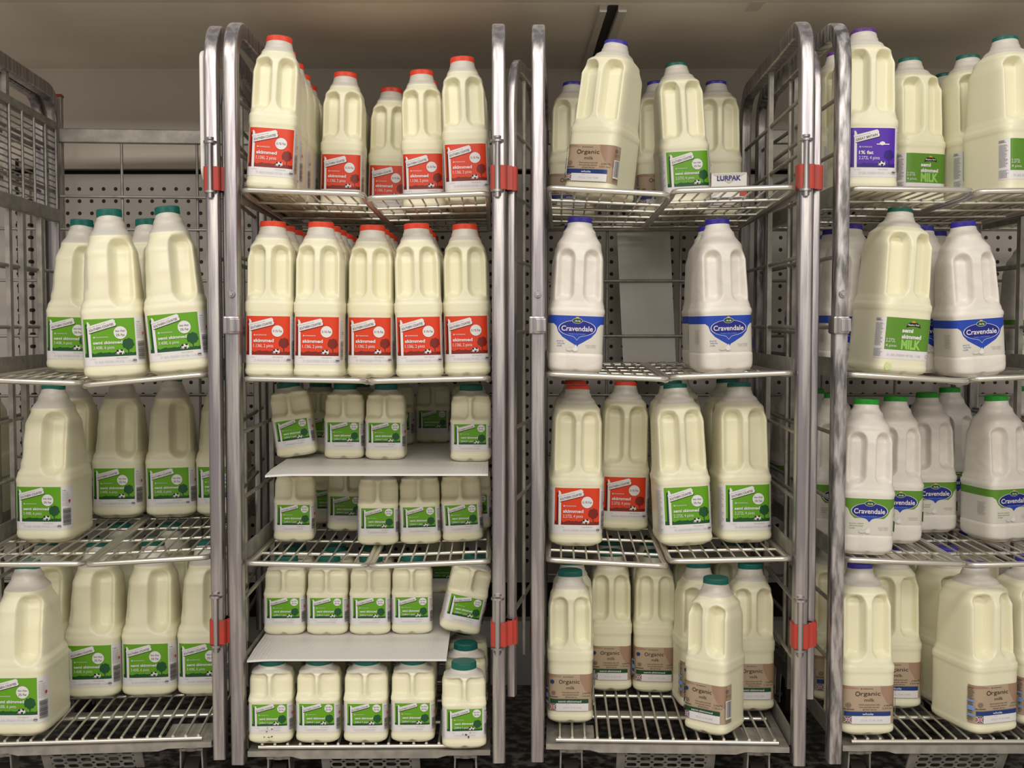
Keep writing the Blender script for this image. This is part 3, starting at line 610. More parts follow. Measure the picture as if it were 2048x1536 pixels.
def organic(key, fw, col, word, pints, litre):
    L = Label(key, (0.0205, 0.083)); h = L.h; x0 = -fw / 2; X = lambda t: x0 + fw * t; Y = lambda t: h * t
    L.rect(x0 - 14, 0, fw / 2 + 22, h, p_ + 'sand')
    L.poly([(X(.86), Y(.55)), (X(1.12), Y(.35)), (X(1.12), Y(1)), (X(.72), Y(1)), (X(.74), Y(.82))], p_ + 'pink'); L.poly([(X(0) - 14, Y(.9)), (X(.3), Y(.93)), (X(.1), Y(1)), (X(0) - 14, Y(1))], p_ + 'pink')
    L.disc(X(.34), Y(.93), fw * .012, p_ + 'brown'); L.text('MORRISONS', X(.37), Y(.915), fw * .2, h * .028, p_ + 'brown')
    L.ring(X(.265), Y(.80), fw * .048, p_ + 'brown', t=fw * .016); L.text('rganic', X(.325), Y(.755), fw * .40, h * .11, p_ + 'brown', 0, 0.004)
    L.text('milk', X(.40), Y(.60), fw * .20, h * .085, p_ + 'brown')
    for i, (t_, a, wd) in enumerate((('Fresh pasteurised milk', .29, .42), ('from specially selected', .30, .40), ('British farms', .37, .28))): L.text(t_, X(a), Y(.50 - i * .063), fw * wd, h * .036, p_ + 'brown', 0, 0, 0.3)
    L.text(pints, X(.79), Y(.47), fw * .19, h * .045, p_ + 'brown'); L.text(litre, X(.76), Y(.40), fw * .22, h * .042, p_ + 'brown')
    L.ring(X(.09), Y(.50), fw * .05, p_ + 'brown', t=.5); L.ring(X(.09), Y(.50), fw * .027, p_ + 'brown', t=.7); L.lines(X(.0), X(.2), Y(.375), Y(.41), 1, p_ + 'brown', 2, .6)
    if col == 'forest': L.disc(X(.06), Y(.80), fw * .05, p_ + 'navy')
    L.rect(X(.01), Y(.225), X(.93), Y(.34), p_ + col); L.text(word, X(.20 if len(word) > 6 else .36), Y(.252), fw * (.56 if len(word) > 6 else .22), h * .055, p_ + 'white', 0, 0.012)
    L.rect(X(.15), Y(.02), X(.93), Y(.225), p_ + 'white'); L.text('Use by', X(.38), Y(.185), fw * .08, h * .02, p_ + 'grey'); L.text('29 JUL 15 46 14:08', X(.32), Y(.09), fw * .44, h * .05, p_ + 'lgrey')
    # flag
    fx0, fx1, fy0, fy1 = X(.02), X(.14), Y(.06), Y(.19); L.rect(fx0, fy0, fx1, fy1, p_ + 'navy'); mx, my = (fx0 + fx1) / 2, (fy0 + fy1) / 2
    t = .55
    for (a, b, c_, d) in ((fx0, fy0, fx1, fy1), (fx0, fy1, fx1, fy0)):
        dx, dy = c_ - a, d - b; l = math.hypot(dx, dy); nx, ny = -dy / l * t, dx / l * t; L.poly([(a + nx, b + ny), (a - nx, b - ny), (c_ - nx, d - ny), (c_ + nx, d + ny)], p_ + 'white')
    L.rect(mx - .9, fy0, mx + .9, fy1, p_ + 'white'); L.rect(fx0, my - .9, fx1, my + .9, p_ + 'white'); L.rect(mx - .5, fy0, mx + .5, fy1, p_ + 'flagred'); L.rect(fx0, my - .5, fx1, my + .5, p_ + 'flagred')
    xr = fw / 2 + 1
    L.ring(xr + 5, Y(.86), 2.6, p_ + 'navy', t=1); L.ring(xr + 12, Y(.86), 2.6, p_ + 'grey', t=.4); L.lines(xr + 2, xr + 15, Y(.70), Y(.78), 4, p_ + 'brown', 6, .3)
    L.rect(xr + 2, Y(.14), xr + 15, Y(.62), p_ + 'white'); L.vbarcode(xr + 3, xr + 14, Y(.18), Y(.60)); L.lines(xr + 2, xr + 17, Y(.04), Y(.12), 3, p_ + 'brown', 6, .3)
    L.lines(x0 - 13, x0 - 1, Y(.08), Y(.96), 22, p_ + 'brown', 12, .4); L.rects([(x0 - 12, Y(.2), x0 - 1, Y(.27)), (x0 - 12, Y(.36), x0 - 1, Y(.48)), (x0 - 12, Y(.58), x0 - 1, Y(.63))], p_ + 'lightblue')
    return L.build()
def valley(blue):
    L = Label('CR'); h = L.h; W2 = 2000 * L.acc[-1]; band = 'blue' if blue else 'leaf'
    L.rect(-W2 / 2 + 2, 0, W2 / 2 - 2, h, p_ + 'cream'); yb = h * .78
    L.rect(-W2 / 2 + 2, yb, W2 / 2 - 2, h, p_ + band)
    n = 30
    if blue: pts = [(-38, yb + .2), (-33, yb - 4), (-30, yb - 13), (-23, yb - 21), (-10, yb - 29), (-3, yb - 33), (0, yb - 37.5), (3, yb - 33), (10, yb - 29), (23, yb - 21), (30, yb - 13), (33, yb - 4), (38, yb + .2)]
    else: pts = [(-40, yb + .2), (-34, yb - 4), (-30, yb - 13), (-24, yb - 19), (24, yb - 19), (30, yb - 13), (34, yb - 4), (40, yb + .2)]
    L.poly(pts, p_ + band)
    cy = h * .66; rx, ry = 28.5, 12.5
    def drop(k): 
        out = []
        for i in range(37):
            a = R(-74 + 328 * i / 36) ; out.append((rx * k * math.cos(a), cy + ry * k * math.sin(a)))
        return out + [(-4 * k, cy - ry * k * 1.08), (0, cy - ry * k * 1.45), (4 * k, cy - ry * k * 1.08)]
    L.poly(drop(1.04), p_ + 'white'); L.poly(drop(1.0), p_ + 'deepblue'); 
    L.poly([(-20, cy - 8.0), (20, cy - 8.0), (13.0, cy - 10.6), (4.5, cy - 12.6), (0, cy - 17.2), (-4.5, cy - 12.6), (-13.0, cy - 10.6)], p_ + 'blue')
    L.text('Cravendale', -25, cy - 4, 50, 8.2, p_ + 'white', 0, 0.014); L.text('FINELY FILTERED', -13, cy - 9.6, 26, 1.7, p_ + 'lightblue')
    L.disc(0, cy + 16.2, 3.0, p_ + 'orange', 2.4); L.disc(0, cy + 12.2, 8.4, p_ + 'white', 4.4); L.disc(0, cy + 12.2, 7.9, p_ + 'darkgreen', 3.9); L.text('Arla', -4.6, cy + 10.6, 9.4, 3.1, p_ + 'white', 0, .01, .2)
    c2 = 'blue' if blue else 'leaf'
    for i, (t_, wd) in enumerate((('pure', 10), ('whole' if blue else 'semi', 12), ('milk', 8)) if blue else (('pure semi', 22), ('skimmed', 21), ('milk', 9))): L.text(t_, -31, h * .30 - i * 3.9, wd, 2.2, p_ + c2)
    L.disc(-2, 5.5, 4.6, p_ + 'white', 3.8); L.poly([(-5, 7), (-1, 13.5), (2, 7)], p_ + 'white'); L.disc(-11, 5, 5.5, p_ + 'lgrey', 2.2); L.disc(-11, 5.6, 5.0, p_ + 'cream', 2.1); L.disc(-2.3, 4.2, 3.4, p_ + 'lgrey', 2.0); L.disc(-2.0, 5.2, 3.4, p_ + 'white', 2.2)
    L.text('STAYS FRESH', 14, h * .20, 17, 1.5, p_ + 'grey', 0, .01); L.text('FOR 7 DAYS', 16, h * .15, 14, 1.5, p_ + 'grey', 0, .01)
    L.lines(-72, -50, h * .22, h * .62, 9, p_ + 'grey', 3, .3); L.lines(44, 62, h * .4, h * .70, 7, p_ + 'grey', 3, .3); L.rect(48, h * .06, 60, h * .36, p_ + c2)
    return L.build()
def meadow():
    L = Label('P4', (0.026, 0.092)); h = L.h; L.rect(-58, 0, 50, h, p_ + 'white'); hb = h * .22; x0, fw = -37, 78
    L.rect(x0, hb, x0 + fw, h, p_ + 'leaf'); X = lambda t: x0 + fw * t; Y = lambda t: hb + (h - hb) * t
    L.disc(X(.58), Y(.86), fw * .045, p_ + 'orange', 3.2); L.poly([(X(.42), Y(.70)), (X(.48), Y(.735)), (X(.58), Y(.75)), (X(.69), Y(.735)), (X(.74), Y(.70)), (X(.72), Y(.82)), (X(.66), Y(.87)), (X(.50), Y(.87)), (X(.44), Y(.82))], p_ + 'black')
    L.text('Meadow Park', X(.455), Y(.775), fw * .255, 2.8, p_ + 'white', 0, .015)
    L.text('semi', X(.34), Y(.56), fw * .245, 6.2, p_ + 'white', 0, .045); L.text('skimmed', X(.34), Y(.37), fw * .43, 6.2, p_ + 'white', 0, .045); L.text('MILK', X(.34), Y(.05), fw * .43, 14.5, p_ + 'lime', 0, .05)
    L.text('2.272L', X(.02), Y(.235), fw * .19, 6, p_ + 'white'); L.text('4 pints', X(.02), Y(.09), fw * .22, 4.2, p_ + 'white')
    L.lines(-56, -39.5, h * .30, h * .86, 24, p_ + 'grey', 3, .45); L.lines(-56, -39.5, h * .04, h * .24, 8, p_ + 'grey', 5, .45); L.lines(-56, -42, h * .90, h * .97, 3, p_ + 'black', 5, .45)
    L.text('21 JUL DG2011M S2L 1136', X(.06), hb * .35, fw * .72, hb * .22, p_ + 'lgrey'); L.ring(X(.94), hb * .45, 3, p_ + 'black', t=.35)
    return L.build()
sk = [('skimmed', .19, .335, .45, .085, .03)]
ss = [('semi skimmed', .19, .335, .56, .08, .03)]
LAB = {
 'red2': southern('P2', 71, 61.5, 'red', 'maroon', 'maroon', sk + [('1.136L 2 pints', .19, .20, .44, .085, 0)], ['0.1% Fat'], size='1.136L', wr=17, wl=8),
 'red4': southern('P4', 76, 62.5, 'red', 'maroon', 'maroon', sk + [('2.272L 4 pints', .19, .20, .44, .085, 0)], ['0.1% Fat'], size='2.272L', date='30 JUL DG2011M S1M 07:57', wr=17, wl=14),
 'green4': southern('P4', 76, 62.5, 'green', 'darkgreen', 'darkgreen', ss + [('2.272L 4 pints', .19, .20, .44, .085, 0)], ['less than', '2% Fat'], size='2.272L', date='21 AUG DG2011M S1L 0304', wr=12, wl=20, x_off=2),
 'green6': southern('P6', 79, 60, 'green', 'darkgreen', 'darkgreen', ss + [('3.408L 6 pints', .19, .20, .40, .085, 0)], ['less than', '2% Fat'], size='3.408L', date='21 JUL DG2011M S2L 1174', wr=24, wl=8, x_off=-3),
 'green1': southern('P1', 56, 35.0, 'green', 'darkgreen', 'darkgreen', [('semi skimmed', .22, .30, .52, .10, .03), ('568ml 1 pint', .22, .12, .38, .10, 0)], ['less than', '2% Fat'], size='568ml', date='21 JUL DG2011M S2 20:05', wr=15, wl=14, small=True),
 'purple4': southern('P4', 72, 62.5, 'purple', 'deeppurple', 'deeppurple', [('1% fat', .19, .335, .32, .085, .03), ('2.272L 4 pints', .19, .20, .46, .085, 0)], [''], title='GREAT BRITAIN', size='2.272L', cloud=True, date='21 JUL DG2011M S1L 1152', wr=20, wl=8),
 'org2': organic('P2', 68, 'forest', 'semi-skimmed', '2 PINTS', '1.136 litre'),
 'org4': organic('P4', 80, 'navy', 'whole', '4 PINTS', '2.272 litre'),
 'cr_b': valley(True), 'cr_g': valley(False), 'meadow': meadow(),
}
KINDS = {   # shape, label mesh, cap colour, description, half depth
 'red2': ('P2', 'red', 'red-capped two pint bottle'), 'red4': ('P4', 'red', 'red-capped four pint bottle'), 'green4': ('P4', 'teal', 'green-labelled four pint bottle'),
 'green6': ('P6', 'teal', 'green-labelled six pint bottle'), 'green1': ('P1', 'teal', 'small one pint bottle'), 'purple4': ('P4', 'purple', 'purple-labelled four pint bottle'),
 'org2': ('P2', 'teal', 'beige-labelled two pint bottle'), 'org4': ('P4', 'blue', 'beige-labelled four pint bottle'),
 'cr_b': ('CR', 'blue', 'white blue-banded bottle'), 'cr_g': ('CR', 'green', 'white green-banded bottle'), 'meadow': ('P4', 'teal', 'plain green-labelled bottle')}
def half_depth(shape): return interp(SHAPE[shape]['tab'], 0.03)[1]
TNAME = {'A': 'first trolley', 'B': 'second trolley', 'C': 'third trolley', 'D': 'fourth trolley', 'E': 'fifth trolley', 'Y': 'cut-off left trolley'}
LNAME = {1: 'top shelf', 2: 'second shelf', 3: 'third shelf', 4: 'base', 'm': 'upper white board', 'n': 'lower white board'}
BOARD = {}
count = 0
def bottle(kind, key, lvl, u, D, where, yaw=0, roll=0, lean=0, dz=0.0, x=None, cap=None, pitch=0):
    """u = pixel column of the foot's front centre at front-face depth D; shelf decides the height"""
    SPECS.append(dict(kind=kind, key=key, lvl=lvl, u=u, D=D, where=where, yaw=yaw, roll=roll, dz=dz, x=x, cap=cap, pitch=pitch))
def seat(c, lvl, x, y, hw, hd, psi):
    """height and tilt of a flat foot resting at world x, y"""
    if lvl in BOARD: return BOARD[lvl], 0.0, 0.0
    ca, sa = math.cos(c.ang), math.sin(c.ang); dx, dy = x - c.o.x, y - c.o.y; lx, ly = dx * ca + dy * sa, -dx * sa + dy * ca
    th = psi - c.ang; ct, st = math.cos(th), math.sin(th); P = []
    for i, j in ((-1, -1), (0, -1), (1, -1), (1, 0), (1, 1), (0, 1), (-1, 1), (-1, 0)):
        k = 0.84 if i and j else 0.95; px, py = i * hw * k, j * hd * k; ox, oy = px * ct - py * st, px * st + py * ct; P.append((ox, oy, half_surface(c, lvl, lx + ox, ly + oy)))
    m = sum(p[2] for p in P) / 8; sxx = sum(p[0] ** 2 for p in P); syy = sum(p[1] ** 2 for p in P)
    gx = sum(p[0] * (p[2] - m) for p in P) / sxx; gy = sum(p[1] * (p[2] - m) for p in P) / syy
    return m + max(p[2] - m - gx * p[0] - gy * p[1] for p in P), -math.degrees(math.atan(gx)), math.degrees(math.atan(gy))
SPECS = []
def relax():
    for q in SPECS:
        shape = KINDS[q['kind']][0]; c = CARTS[q['key']]; hd = half_depth(shape); z0 = BOARD.get(q['lvl'], half_surface(c, q['lvl'], 0, 0.1))
        x = XU(q['u'], z0, q['D']) if q['x'] is None else q['x']; q['c'] = [x, q['D'] + hd]
        q['hw'] = max(t_[1] for t_ in SHAPE[shape]['tab']); q['hd'] = max(t_[2] for t_ in SHAPE[shape]['tab']); q['psi'] = c.ang + R(q['yaw']); q['w'] = 0.06 + (q['D'] - 1.8) ** 2 * 4; q['cart'] = c
        if q['lvl'] == 2 or q['lvl'] == 1: q['w'] = 0.03 + (q['D'] - 1.8) * 0.6
        T_ = SHAPE[shape]['tab']; q['top'] = [(0.0, q['hw'], q['hd'])]
        for zt_ in (0.455, 0.62, 0.78): e_ = interp(T_, SHAPE[shape]['H'] * zt_); q['top'].append((SHAPE[shape]['H'] * zt_, e_[0] if zt_ > 0.5 else q['hw'], e_[1] if zt_ > 0.5 else q['hd']))
        q['shape'] = shape
    def ext(q, ax, k):
        u_ = (math.cos(q['psi']), math.sin(q['psi'])); v_ = (-u_[1], u_[0]); du = abs(ax[0] * u_[0] + ax[1] * u_[1]); dv = abs(ax[0] * v_[0] + ax[1] * v_[1]); m_ = 1.2
        return ((q['top'][k][1] * du) ** m_ + (q['top'][k][2] * dv) ** m_) ** (1 / m_)
    def tilt(q):
        q['st'] = _, sl, sp2 = seat(q['cart'], q['lvl'], q['c'][0], q['c'][1], q['hw'], q['hd'], q['psi']); q['tx'] = math.sin(R(q['roll'] + sl)); q['ty'] = -math.sin(R(sp2))
    groups = {}
    for q in SPECS: groups.setdefault((q['key'], q['lvl']), []).append(q)
    for (key, lvl), G in groups.items():
        c = CARTS[key]; ca, sa = math.cos(c.ang), math.sin(c.ang)
        for it in range(700):
            mv = 0
            if it % 25 == 0 and it <= 300:
                for q in G: tilt(q)
            for i, a in enumerate(G):
                for b in G[i + 1:]:
                    if abs(b['c'][0] - a['c'][0]) > .15 or abs(b['c'][1] - a['c'][1]) > .2: continue
                    axes = [(math.cos(t_['psi']), math.sin(t_['psi'])) for t_ in (a, b)] + [(-math.sin(t_['psi']), math.cos(t_['psi'])) for t_ in (a, b)]
                    best = (1, None); dx = dy = 0
                    for k in range(4):
                        ex_, ey_ = b['c'][0] + b['tx'] * b['top'][k][0] - a['c'][0] - a['tx'] * a['top'][k][0], b['c'][1] + b['ty'] * b['top'][k][0] - a['c'][1] - a['ty'] * a['top'][k][0]
                        l_ = math.hypot(ex_, ey_) or 1; bk = None
                        for ax in axes + [(ex_ / l_, ey_ / l_)]:
                            g = abs(ex_ * ax[0] + ey_ * ax[1]) - ext(a, ax, k) - ext(b, ax, k) - 0.0005
                            if bk is None or g > bk[0]: bk = (g, ax)
                        if bk[0] < best[0]: best = bk; dx, dy = ex_, ey_
                    if best[0] < 0:
                        g, ax = best; sg = 1 if dx * ax[0] + dy * ax[1] >= 0 else -1; p = min(-g, 0.004); mv = max(mv, p); wa = a['w'] / (a['w'] + b['w'])
                        a['c'][0] -= ax[0] * sg * p * wa; a['c'][1] -= ax[1] * sg * p * wa; b['c'][0] += ax[0] * sg * p * (1 - wa); b['c'][1] += ax[1] * sg * p * (1 - wa)
            for a in G:
                dx, dy = a['c'][0] - c.o.x, a['c'][1] - c.o.y; lx, ly = dx * ca + dy * sa, -dx * sa + dy * ca
                lim = W_ / 2 - 0.0112; xs_ = [(ext(a, (ca, sa), k), a['tx'] * a['top'][k][0]) for k in range(4)]; ey = ext(a, (-sa, ca), 0)
                nx_ = min(max(lx, max(-lim + e_ - t_ for e_, t_ in xs_)), min(lim - e_ - t_ for e_, t_ in xs_)); ny_ = min(max(ly, 0.001 + ey - (0.02 if lvl in ('m', 'n') else 0.036 if (key, lvl) == ('B', 4) else 0.0)), L_ - 0.014 - ey)
                mv = max(mv, abs(nx_ - lx) * .5, abs(ny_ - ly) * .5)
                a['c'] = [c.o.x + nx_ * ca - ny_ * sa, c.o.y + nx_ * sa + ny_ * ca]
            if mv < 2e-5: break
        if mv > 3e-4: print('RELAX', key, lvl, round(mv * 1000, 2))
    for q in SPECS:
        hd = half_depth(KINDS[q['kind']][0]); place(q['kind'], q['key'], q['lvl'], 0, q['c'][1] - hd, q['where'], q['yaw'], q['roll'], 0, q['dz'], q['c'][0], q['cap'], q['pitch'], q['st'])
def place(kind, key, lvl, u, D, where, yaw=0, roll=0, lean=0, dz=0.0, x=None, cap=None, pitch=0, st=None):
    global count; count += 1
    shape, cc, desc = KINDS[kind]; c = CARTS[key]; hd = half_depth(shape)
    zs = BASEZ + 0.004
    hwid = interp(SHAPE[shape]['tab'], 0.008)[0]
    xw = x; zs, sl, sp_ = seat(c, lvl, x, D + hd, hwid, hd, c.ang + R(yaw)); zs, sl, sp_ = max(zs, st[0]), st[1], -st[2]
    psi = c.ang + R(yaw)
    lift = abs(math.sin(R(roll))) * hwid * 0.97
    roll += sl; pitch += sp_
    where = where.replace('@', LNAME[lvl] + ', ' + TNAME[key])
    o = empty('milk_bottle', desc + ' ' + where, 'bottle', (xw, D + hd, zs + lift + dz + 0.0012), 0, {'P1': 'one pint milk bottles', 'P2': 'two pint milk bottles', 'P4': 'four pint milk bottles', 'P6': 'six pint milk bottles', 'CR': 'opaque white milk bottles'}[shape])
    o.rotation_euler = (Matrix.Rotation(R(roll), 3, 'Y') @ Matrix.Rotation(R(-pitch), 3, 'X') @ Matrix.Rotation(psi, 3, 'Z')).to_euler()
    for nm, me in (('body', BODY[shape][0]), ('handle', BODY[shape][1]), ('cap', cap_mesh(shape, cap or cc)), ('paper_label', LAB[kind])):
        p = bpy.data.objects.new(nm, me); C.objects.link(p); p.parent = o
    return o
ORD = ['', 'second', 'third', 'fourth', 'fifth', 'sixth']
def row(kind, key, lvl, u, D, n, col, pitch=None, yaw=0, roll=0, skip_first=False, **kw):
    """a file of bottles one behind the other, col names the file"""
    shape = KINDS[kind][0]; hd = half_depth(shape); c = CARTS[key]; pt = pitch or hd * 2 + 0.003
    z0 = half_surface(c, lvl, 0, 0) if lvl not in BOARD else BOARD[lvl]; x0 = XU(u, z0, D)
    for i in range(n):
        if i == 0 and skip_first: continue
        Di = D + i * pt + 0.0; xi = x0 - math.tan(c.ang) * i * pt + (rnd.uniform(-.002, .002) if i else 0)
        ww = (col + ' in front row, @') if i == 0 else ORD[i] + ' one back in ' + col + ' file, @'
        bottle(kind, key, lvl, 0, Di, ww, x=xi, yaw=yaw if i == 0 else rnd.uniform(-2, 2), roll=roll if i == 0 else 0, **kw)
# --- second trolley ---------------------------------------------------------
row('red2', 'B', 1, 531, 1.86, 5, 'leftmost', roll=1.6, yaw=4)
row('red2', 'B', 1, 679, 2.10, 3, 'second-left', roll=0.5)
row('red2', 'B', 1, 765, 2.22, 2, 'middle')
row('red2', 'B', 1, 847, 2.07, 2, 'second-right')
row('red2', 'B', 1, 934, 1.98, 4, 'rightmost', roll=-0.5)
row('red2', 'B', 2, 530, 1.855, 5, 'leftmost')
row('red2', 'B', 2, 634, 1.855, 5, 'second-left')
row('red2', 'B', 2, 745, 1.905, 4, 'middle', yaw=-1)
row('red2', 'B', 2, 840, 1.90, 4, 'second-right', yaw=2)
row('red2', 'B', 2, 934, 1.905, 4, 'rightmost', yaw=-1)
BOARD['n'] = CARTS['B'].base + 0.004 + 0.1332 + 0.0050
BOARD['m'] = max(CARTS['B'].shelf[3][:4]) + 0.1332 + 0.0052
# one pints on the third shelf
for u, D, wh, yw, rl in ((583, 2.02, 'at far left under the raised board, @', 4, 0), (690, 2.125, 'set back second-left, @', 0, 0), (753, 2.0, 'in the middle front, @', 2, 0), (840, 2.005, 'second from right, @', -1, 0), (926, 2.01, 'at far right, tipped slightly, @', -2, -1.5),
                         (655, 2.20, 'half hidden behind the far left one, @', 0, 0), (770, 2.22, 'in back row at middle, @', 0, 0), (850, 2.25, 'in back row second from right, @', 0, 0), (950, 2.13, 'behind the tipped far right one, @', 0, 0)):
    bottle('green1', 'B', 3, u, D, wh, yaw=yw, roll=rl)
for u, D, wh, yw, rl in ((588, 2.055, 'tilted left at the far left, @', 2, -8), (686, 2.06, 'second from left, @', 0, 0), (769, 2.05, 'touching the second from left, @', -1, 0), (941, 2.02, 'alone at the right front corner, @', -2, 0),
                         (866, 2.34, 'far back in shadow, @', 0, 0), (650, 2.145, 'behind the tilted left one, @', 0, 0), (795, 2.30, 'far back left of the shadowed one, @', 0, 0), (700, 2.145, 'behind the second from left, @', 0, 0), (929, 2.34, 'at the far back right corner, @', 0, 0)):
    bottle('green1', 'B', 'm', u, D, wh, yaw=yw, roll=rl)
for u, D, wh, yw, rl in ((566, 1.985, 'at far left, @', 0, 0), (652, 1.985, 'second from left, @', 0, 0), (738, 1.985, 'third from left, @', 0, 0), (822, 1.99, 'fourth from left, @', 1, 0), (928, 1.97, 'tipping right over the board edge, @', 3, 13),
                         (584, 2.08, 'behind the far left one, @', 0, 0), (666, 2.08, 'behind the second from left, @', 0, 0), (745, 2.08, 'behind the third from left, @', 0, 0), (885, 2.30, 'far back in dark gap, @', 0, 0)):
    bottle('green1', 'B', 'n', u, D, wh, yaw=yw, roll=rl)
for u, D, wh, yw in ((537, 1.842, 'leftmost in front with dirt marks, @', 2), (633, 1.845, 'second from left in front, @', 0), (729, 1.845, 'middle of the front row, @', 0), (824, 1.848, 'fourth from left in front, @', 0), (926, 1.812, 'rightmost in front with whole cap showing, @', 3),
                     (930, 1.93, 'second in the right-hand file, @', 0), (935, 2.03, 'third in the right-hand file, @', 0), (560, 1.95, 'behind the leftmost, @', 0), (648, 1.95, 'behind the second from left, @', 0), (740, 1.95, 'behind the middle one, @', 0), (830, 1.95, 'behind the fourth from left, @', 0)):
    bottle('green1', 'B', 4, u, D, wh, yaw=yw)
def board(zsurf, u0, u1, D0, D1, label, curl):
    t = 0.0032; z = zsurf - t; xl0, xr0 = XU(u0, z, D0), XU(u1, z, D0); mb = MB(); nx, ny = 24, 10; vs_ = []
    for top in (0, 1):
        for j in range(ny + 1):
            for i in range(nx + 1):
                s_, r_ = i / nx, j / ny; x = xl0 + (xr0 - xl0) * s_ - math.tan(R(1)) * (D1 - D0) * r_
                vs_.append((x, D0 + (D1 - D0) * r_, z + top * t - curl * max(0, 1 - r_ * 26) ** 2 * (1 + 2.5 * max(0, 1 - s_ * 10))))
    o_ = (nx + 1) * (ny + 1); fs = []
    for j in range(ny):
        for i in range(nx):
            a = j * (nx + 1) + i; fs.append((a + o_, a + 1 + o_, a + nx + 2 + o_, a + nx + 1 + o_)); fs.append((a, a + nx + 1, a + nx + 2, a + 1))
    for i in range(nx): fs.append((i, i + 1, i + 1 + o_, i + o_)); a = ny * (nx + 1) + i; fs.append((a + 1, a, a + o_, a + 1 + o_))
    for j in range(ny): a = j * (nx + 1); fs.append((a + nx + 1, a, a + o_, a + nx + 1 + o_)); a += nx; fs.append((a, a + nx + 1, a + nx + 1 + o_, a + o_))
    mb.add(vs_, fs); tag(mb.build('divider_board', 'white_board'), label, 'board', 'white corrugated divider boards')
board(BOARD['m'], 530, 976, 1.868, 2.42, 'upper white corrugated plastic board between layers of one pint bottles', 0.001)
board(BOARD['n'], 494, 893, 1.848, 2.40, 'lower white corrugated plastic board resting on the bottom one pint bottles', 0.0009)
# --- first trolley ----------------------------------------------------------
bottle('green6', 'A', 2, 211, 1.84, 'front left of two, @', yaw=6, roll=0.5)
bottle('green6', 'A', 2, 342, 1.86, 'front right beside the trolley post, @', yaw=5, roll=-0.5)
bottle('green6', 'A', 2, 138, 2.08, 'set back at left against the mesh, @', yaw=-3)
bottle('green6', 'A', 2, 292, 2.05, 'behind the front right one, @')
bottle('green6', 'A', 3, 82, 2.00, 'nearest at front left, @', yaw=-6)
bottle('green6', 'A', 3, 152, 2.26, 'behind the nearest front left one, @')
bottle('green6', 'A', 3, 240, 2.25, 'middle of the set-back row, @')
bottle('green6', 'A', 3, 345, 2.255, 'right of middle in set-back row, @', yaw=3)
bottle('green6', 'A', 3, 444, 2.26, 'rightmost, cut by the post, @')
bottle('green6', 'A', 4, 28, 1.845, 'nearest, cut by left picture edge, @', yaw=-4)
bottle('green6', 'A', 4, 72, 2.05, 'half hidden behind the nearest, @')
bottle('green6', 'A', 4, 185, 2.035, 'second from left in set-back row, @')
bottle('green6', 'A', 4, 297, 2.045, 'third from left in set-back row, @')
bottle('green6', 'A', 4, 408, 2.05, 'rightmost, partly behind the post, @')
for u, wh in ((130, 'left in the hidden back row, @'), (230, 'second from left in the back row, @'), (330, 'third from left in the back row, @'), (428, 'rightmost in the back row, @')): bottle('green6', 'A', 4, u, 2.2, wh)
bottle('green6', 'Y', 3, -62, 2.2, 'seen through the bars, @')
# --- third trolley ----------------------------------------------------------
bottle('org4', 'C', 1, 1203, 1.955, 'turned left at the front, @', yaw=-24, roll=3.5)
bottle('org4', 'C', 1, 1145, 2.28, 'behind at far left, @')
bottle('org4', 'C', 1, 1325, 2.27, 'hidden behind the teal-capped one, @')
bottle('green4', 'C', 1, 1377, 2.12, 'alone, leaning left, @', roll=-2.5, yaw=3)
bottle('org4', 'C', 1, 1443, 2.27, 'back right beside the carton, @')
bottle('cr_b', 'C', 2, 1151, 1.865, 'front left, @', yaw=2, roll=0)
bottle('cr_b', 'C', 2, 1144, 2.03, 'behind the front left one, @')
bottle('cr_b', 'C', 2, 1452, 1.90, 'front right, turned slightly right, @', yaw=9)
bottle('cr_b', 'C', 2, 1432, 2.05, 'behind the front right one, @', yaw=8)
bottle('red4', 'C', 3, 1153, 1.955, 'front left, @', roll=-1.0, yaw=2)
bottle('red4', 'C', 3, 1155, 2.11, 'behind the front left one, @')
bottle('red4', 'C', 3, 1256, 2.11, 'set back second from left, @', yaw=1)
bottle('green4', 'C', 3, 1375, 1.94, 'second from right in front, @', yaw=3, roll=1.0)
bottle('green4', 'C', 3, 1494, 1.965, 'rightmost in front, @', yaw=3, roll=0.2)
bottle('green4', 'C', 3, 1355, 2.08, 'behind the second from right, @', yaw=3)
bottle('green4', 'C', 3, 1468, 2.11, 'behind the rightmost, @', yaw=3)
bottle('green4', 'C', 3, 1365, 2.24, 'at the back near middle, @', yaw=3)
bottle('org2', 'C', 4, 1142, 1.915, 'front left, @', yaw=1)
bottle('org2', 'C', 4, 1146, 2.01, 'behind the front left one, @')
bottle('org2', 'C', 4, 1226, 2.085, 'set back second from left, @')
bottle('org2', 'C', 4, 1309, 2.075, 'set back third from left, @', roll=0.5)
bottle('org2', 'C', 4, 1402, 1.985, 'half hidden behind the foremost, @', yaw=8)
bottle('org2', 'C', 4, 1507, 1.975, 'right, behind the foremost, @', yaw=2)
bottle('org2', 'C', 4, 1440, 1.845, 'foremost, turned left with barcode showing, @', yaw=-34)
for u, wh in ((1235, 'left in back row, @'), (1318, 'middle of back row, @'), (1408, 'right of middle in back row, @'), (1495, 'rightmost in back row, @')): bottle('org2', 'C', 4, u, 2.19, wh)
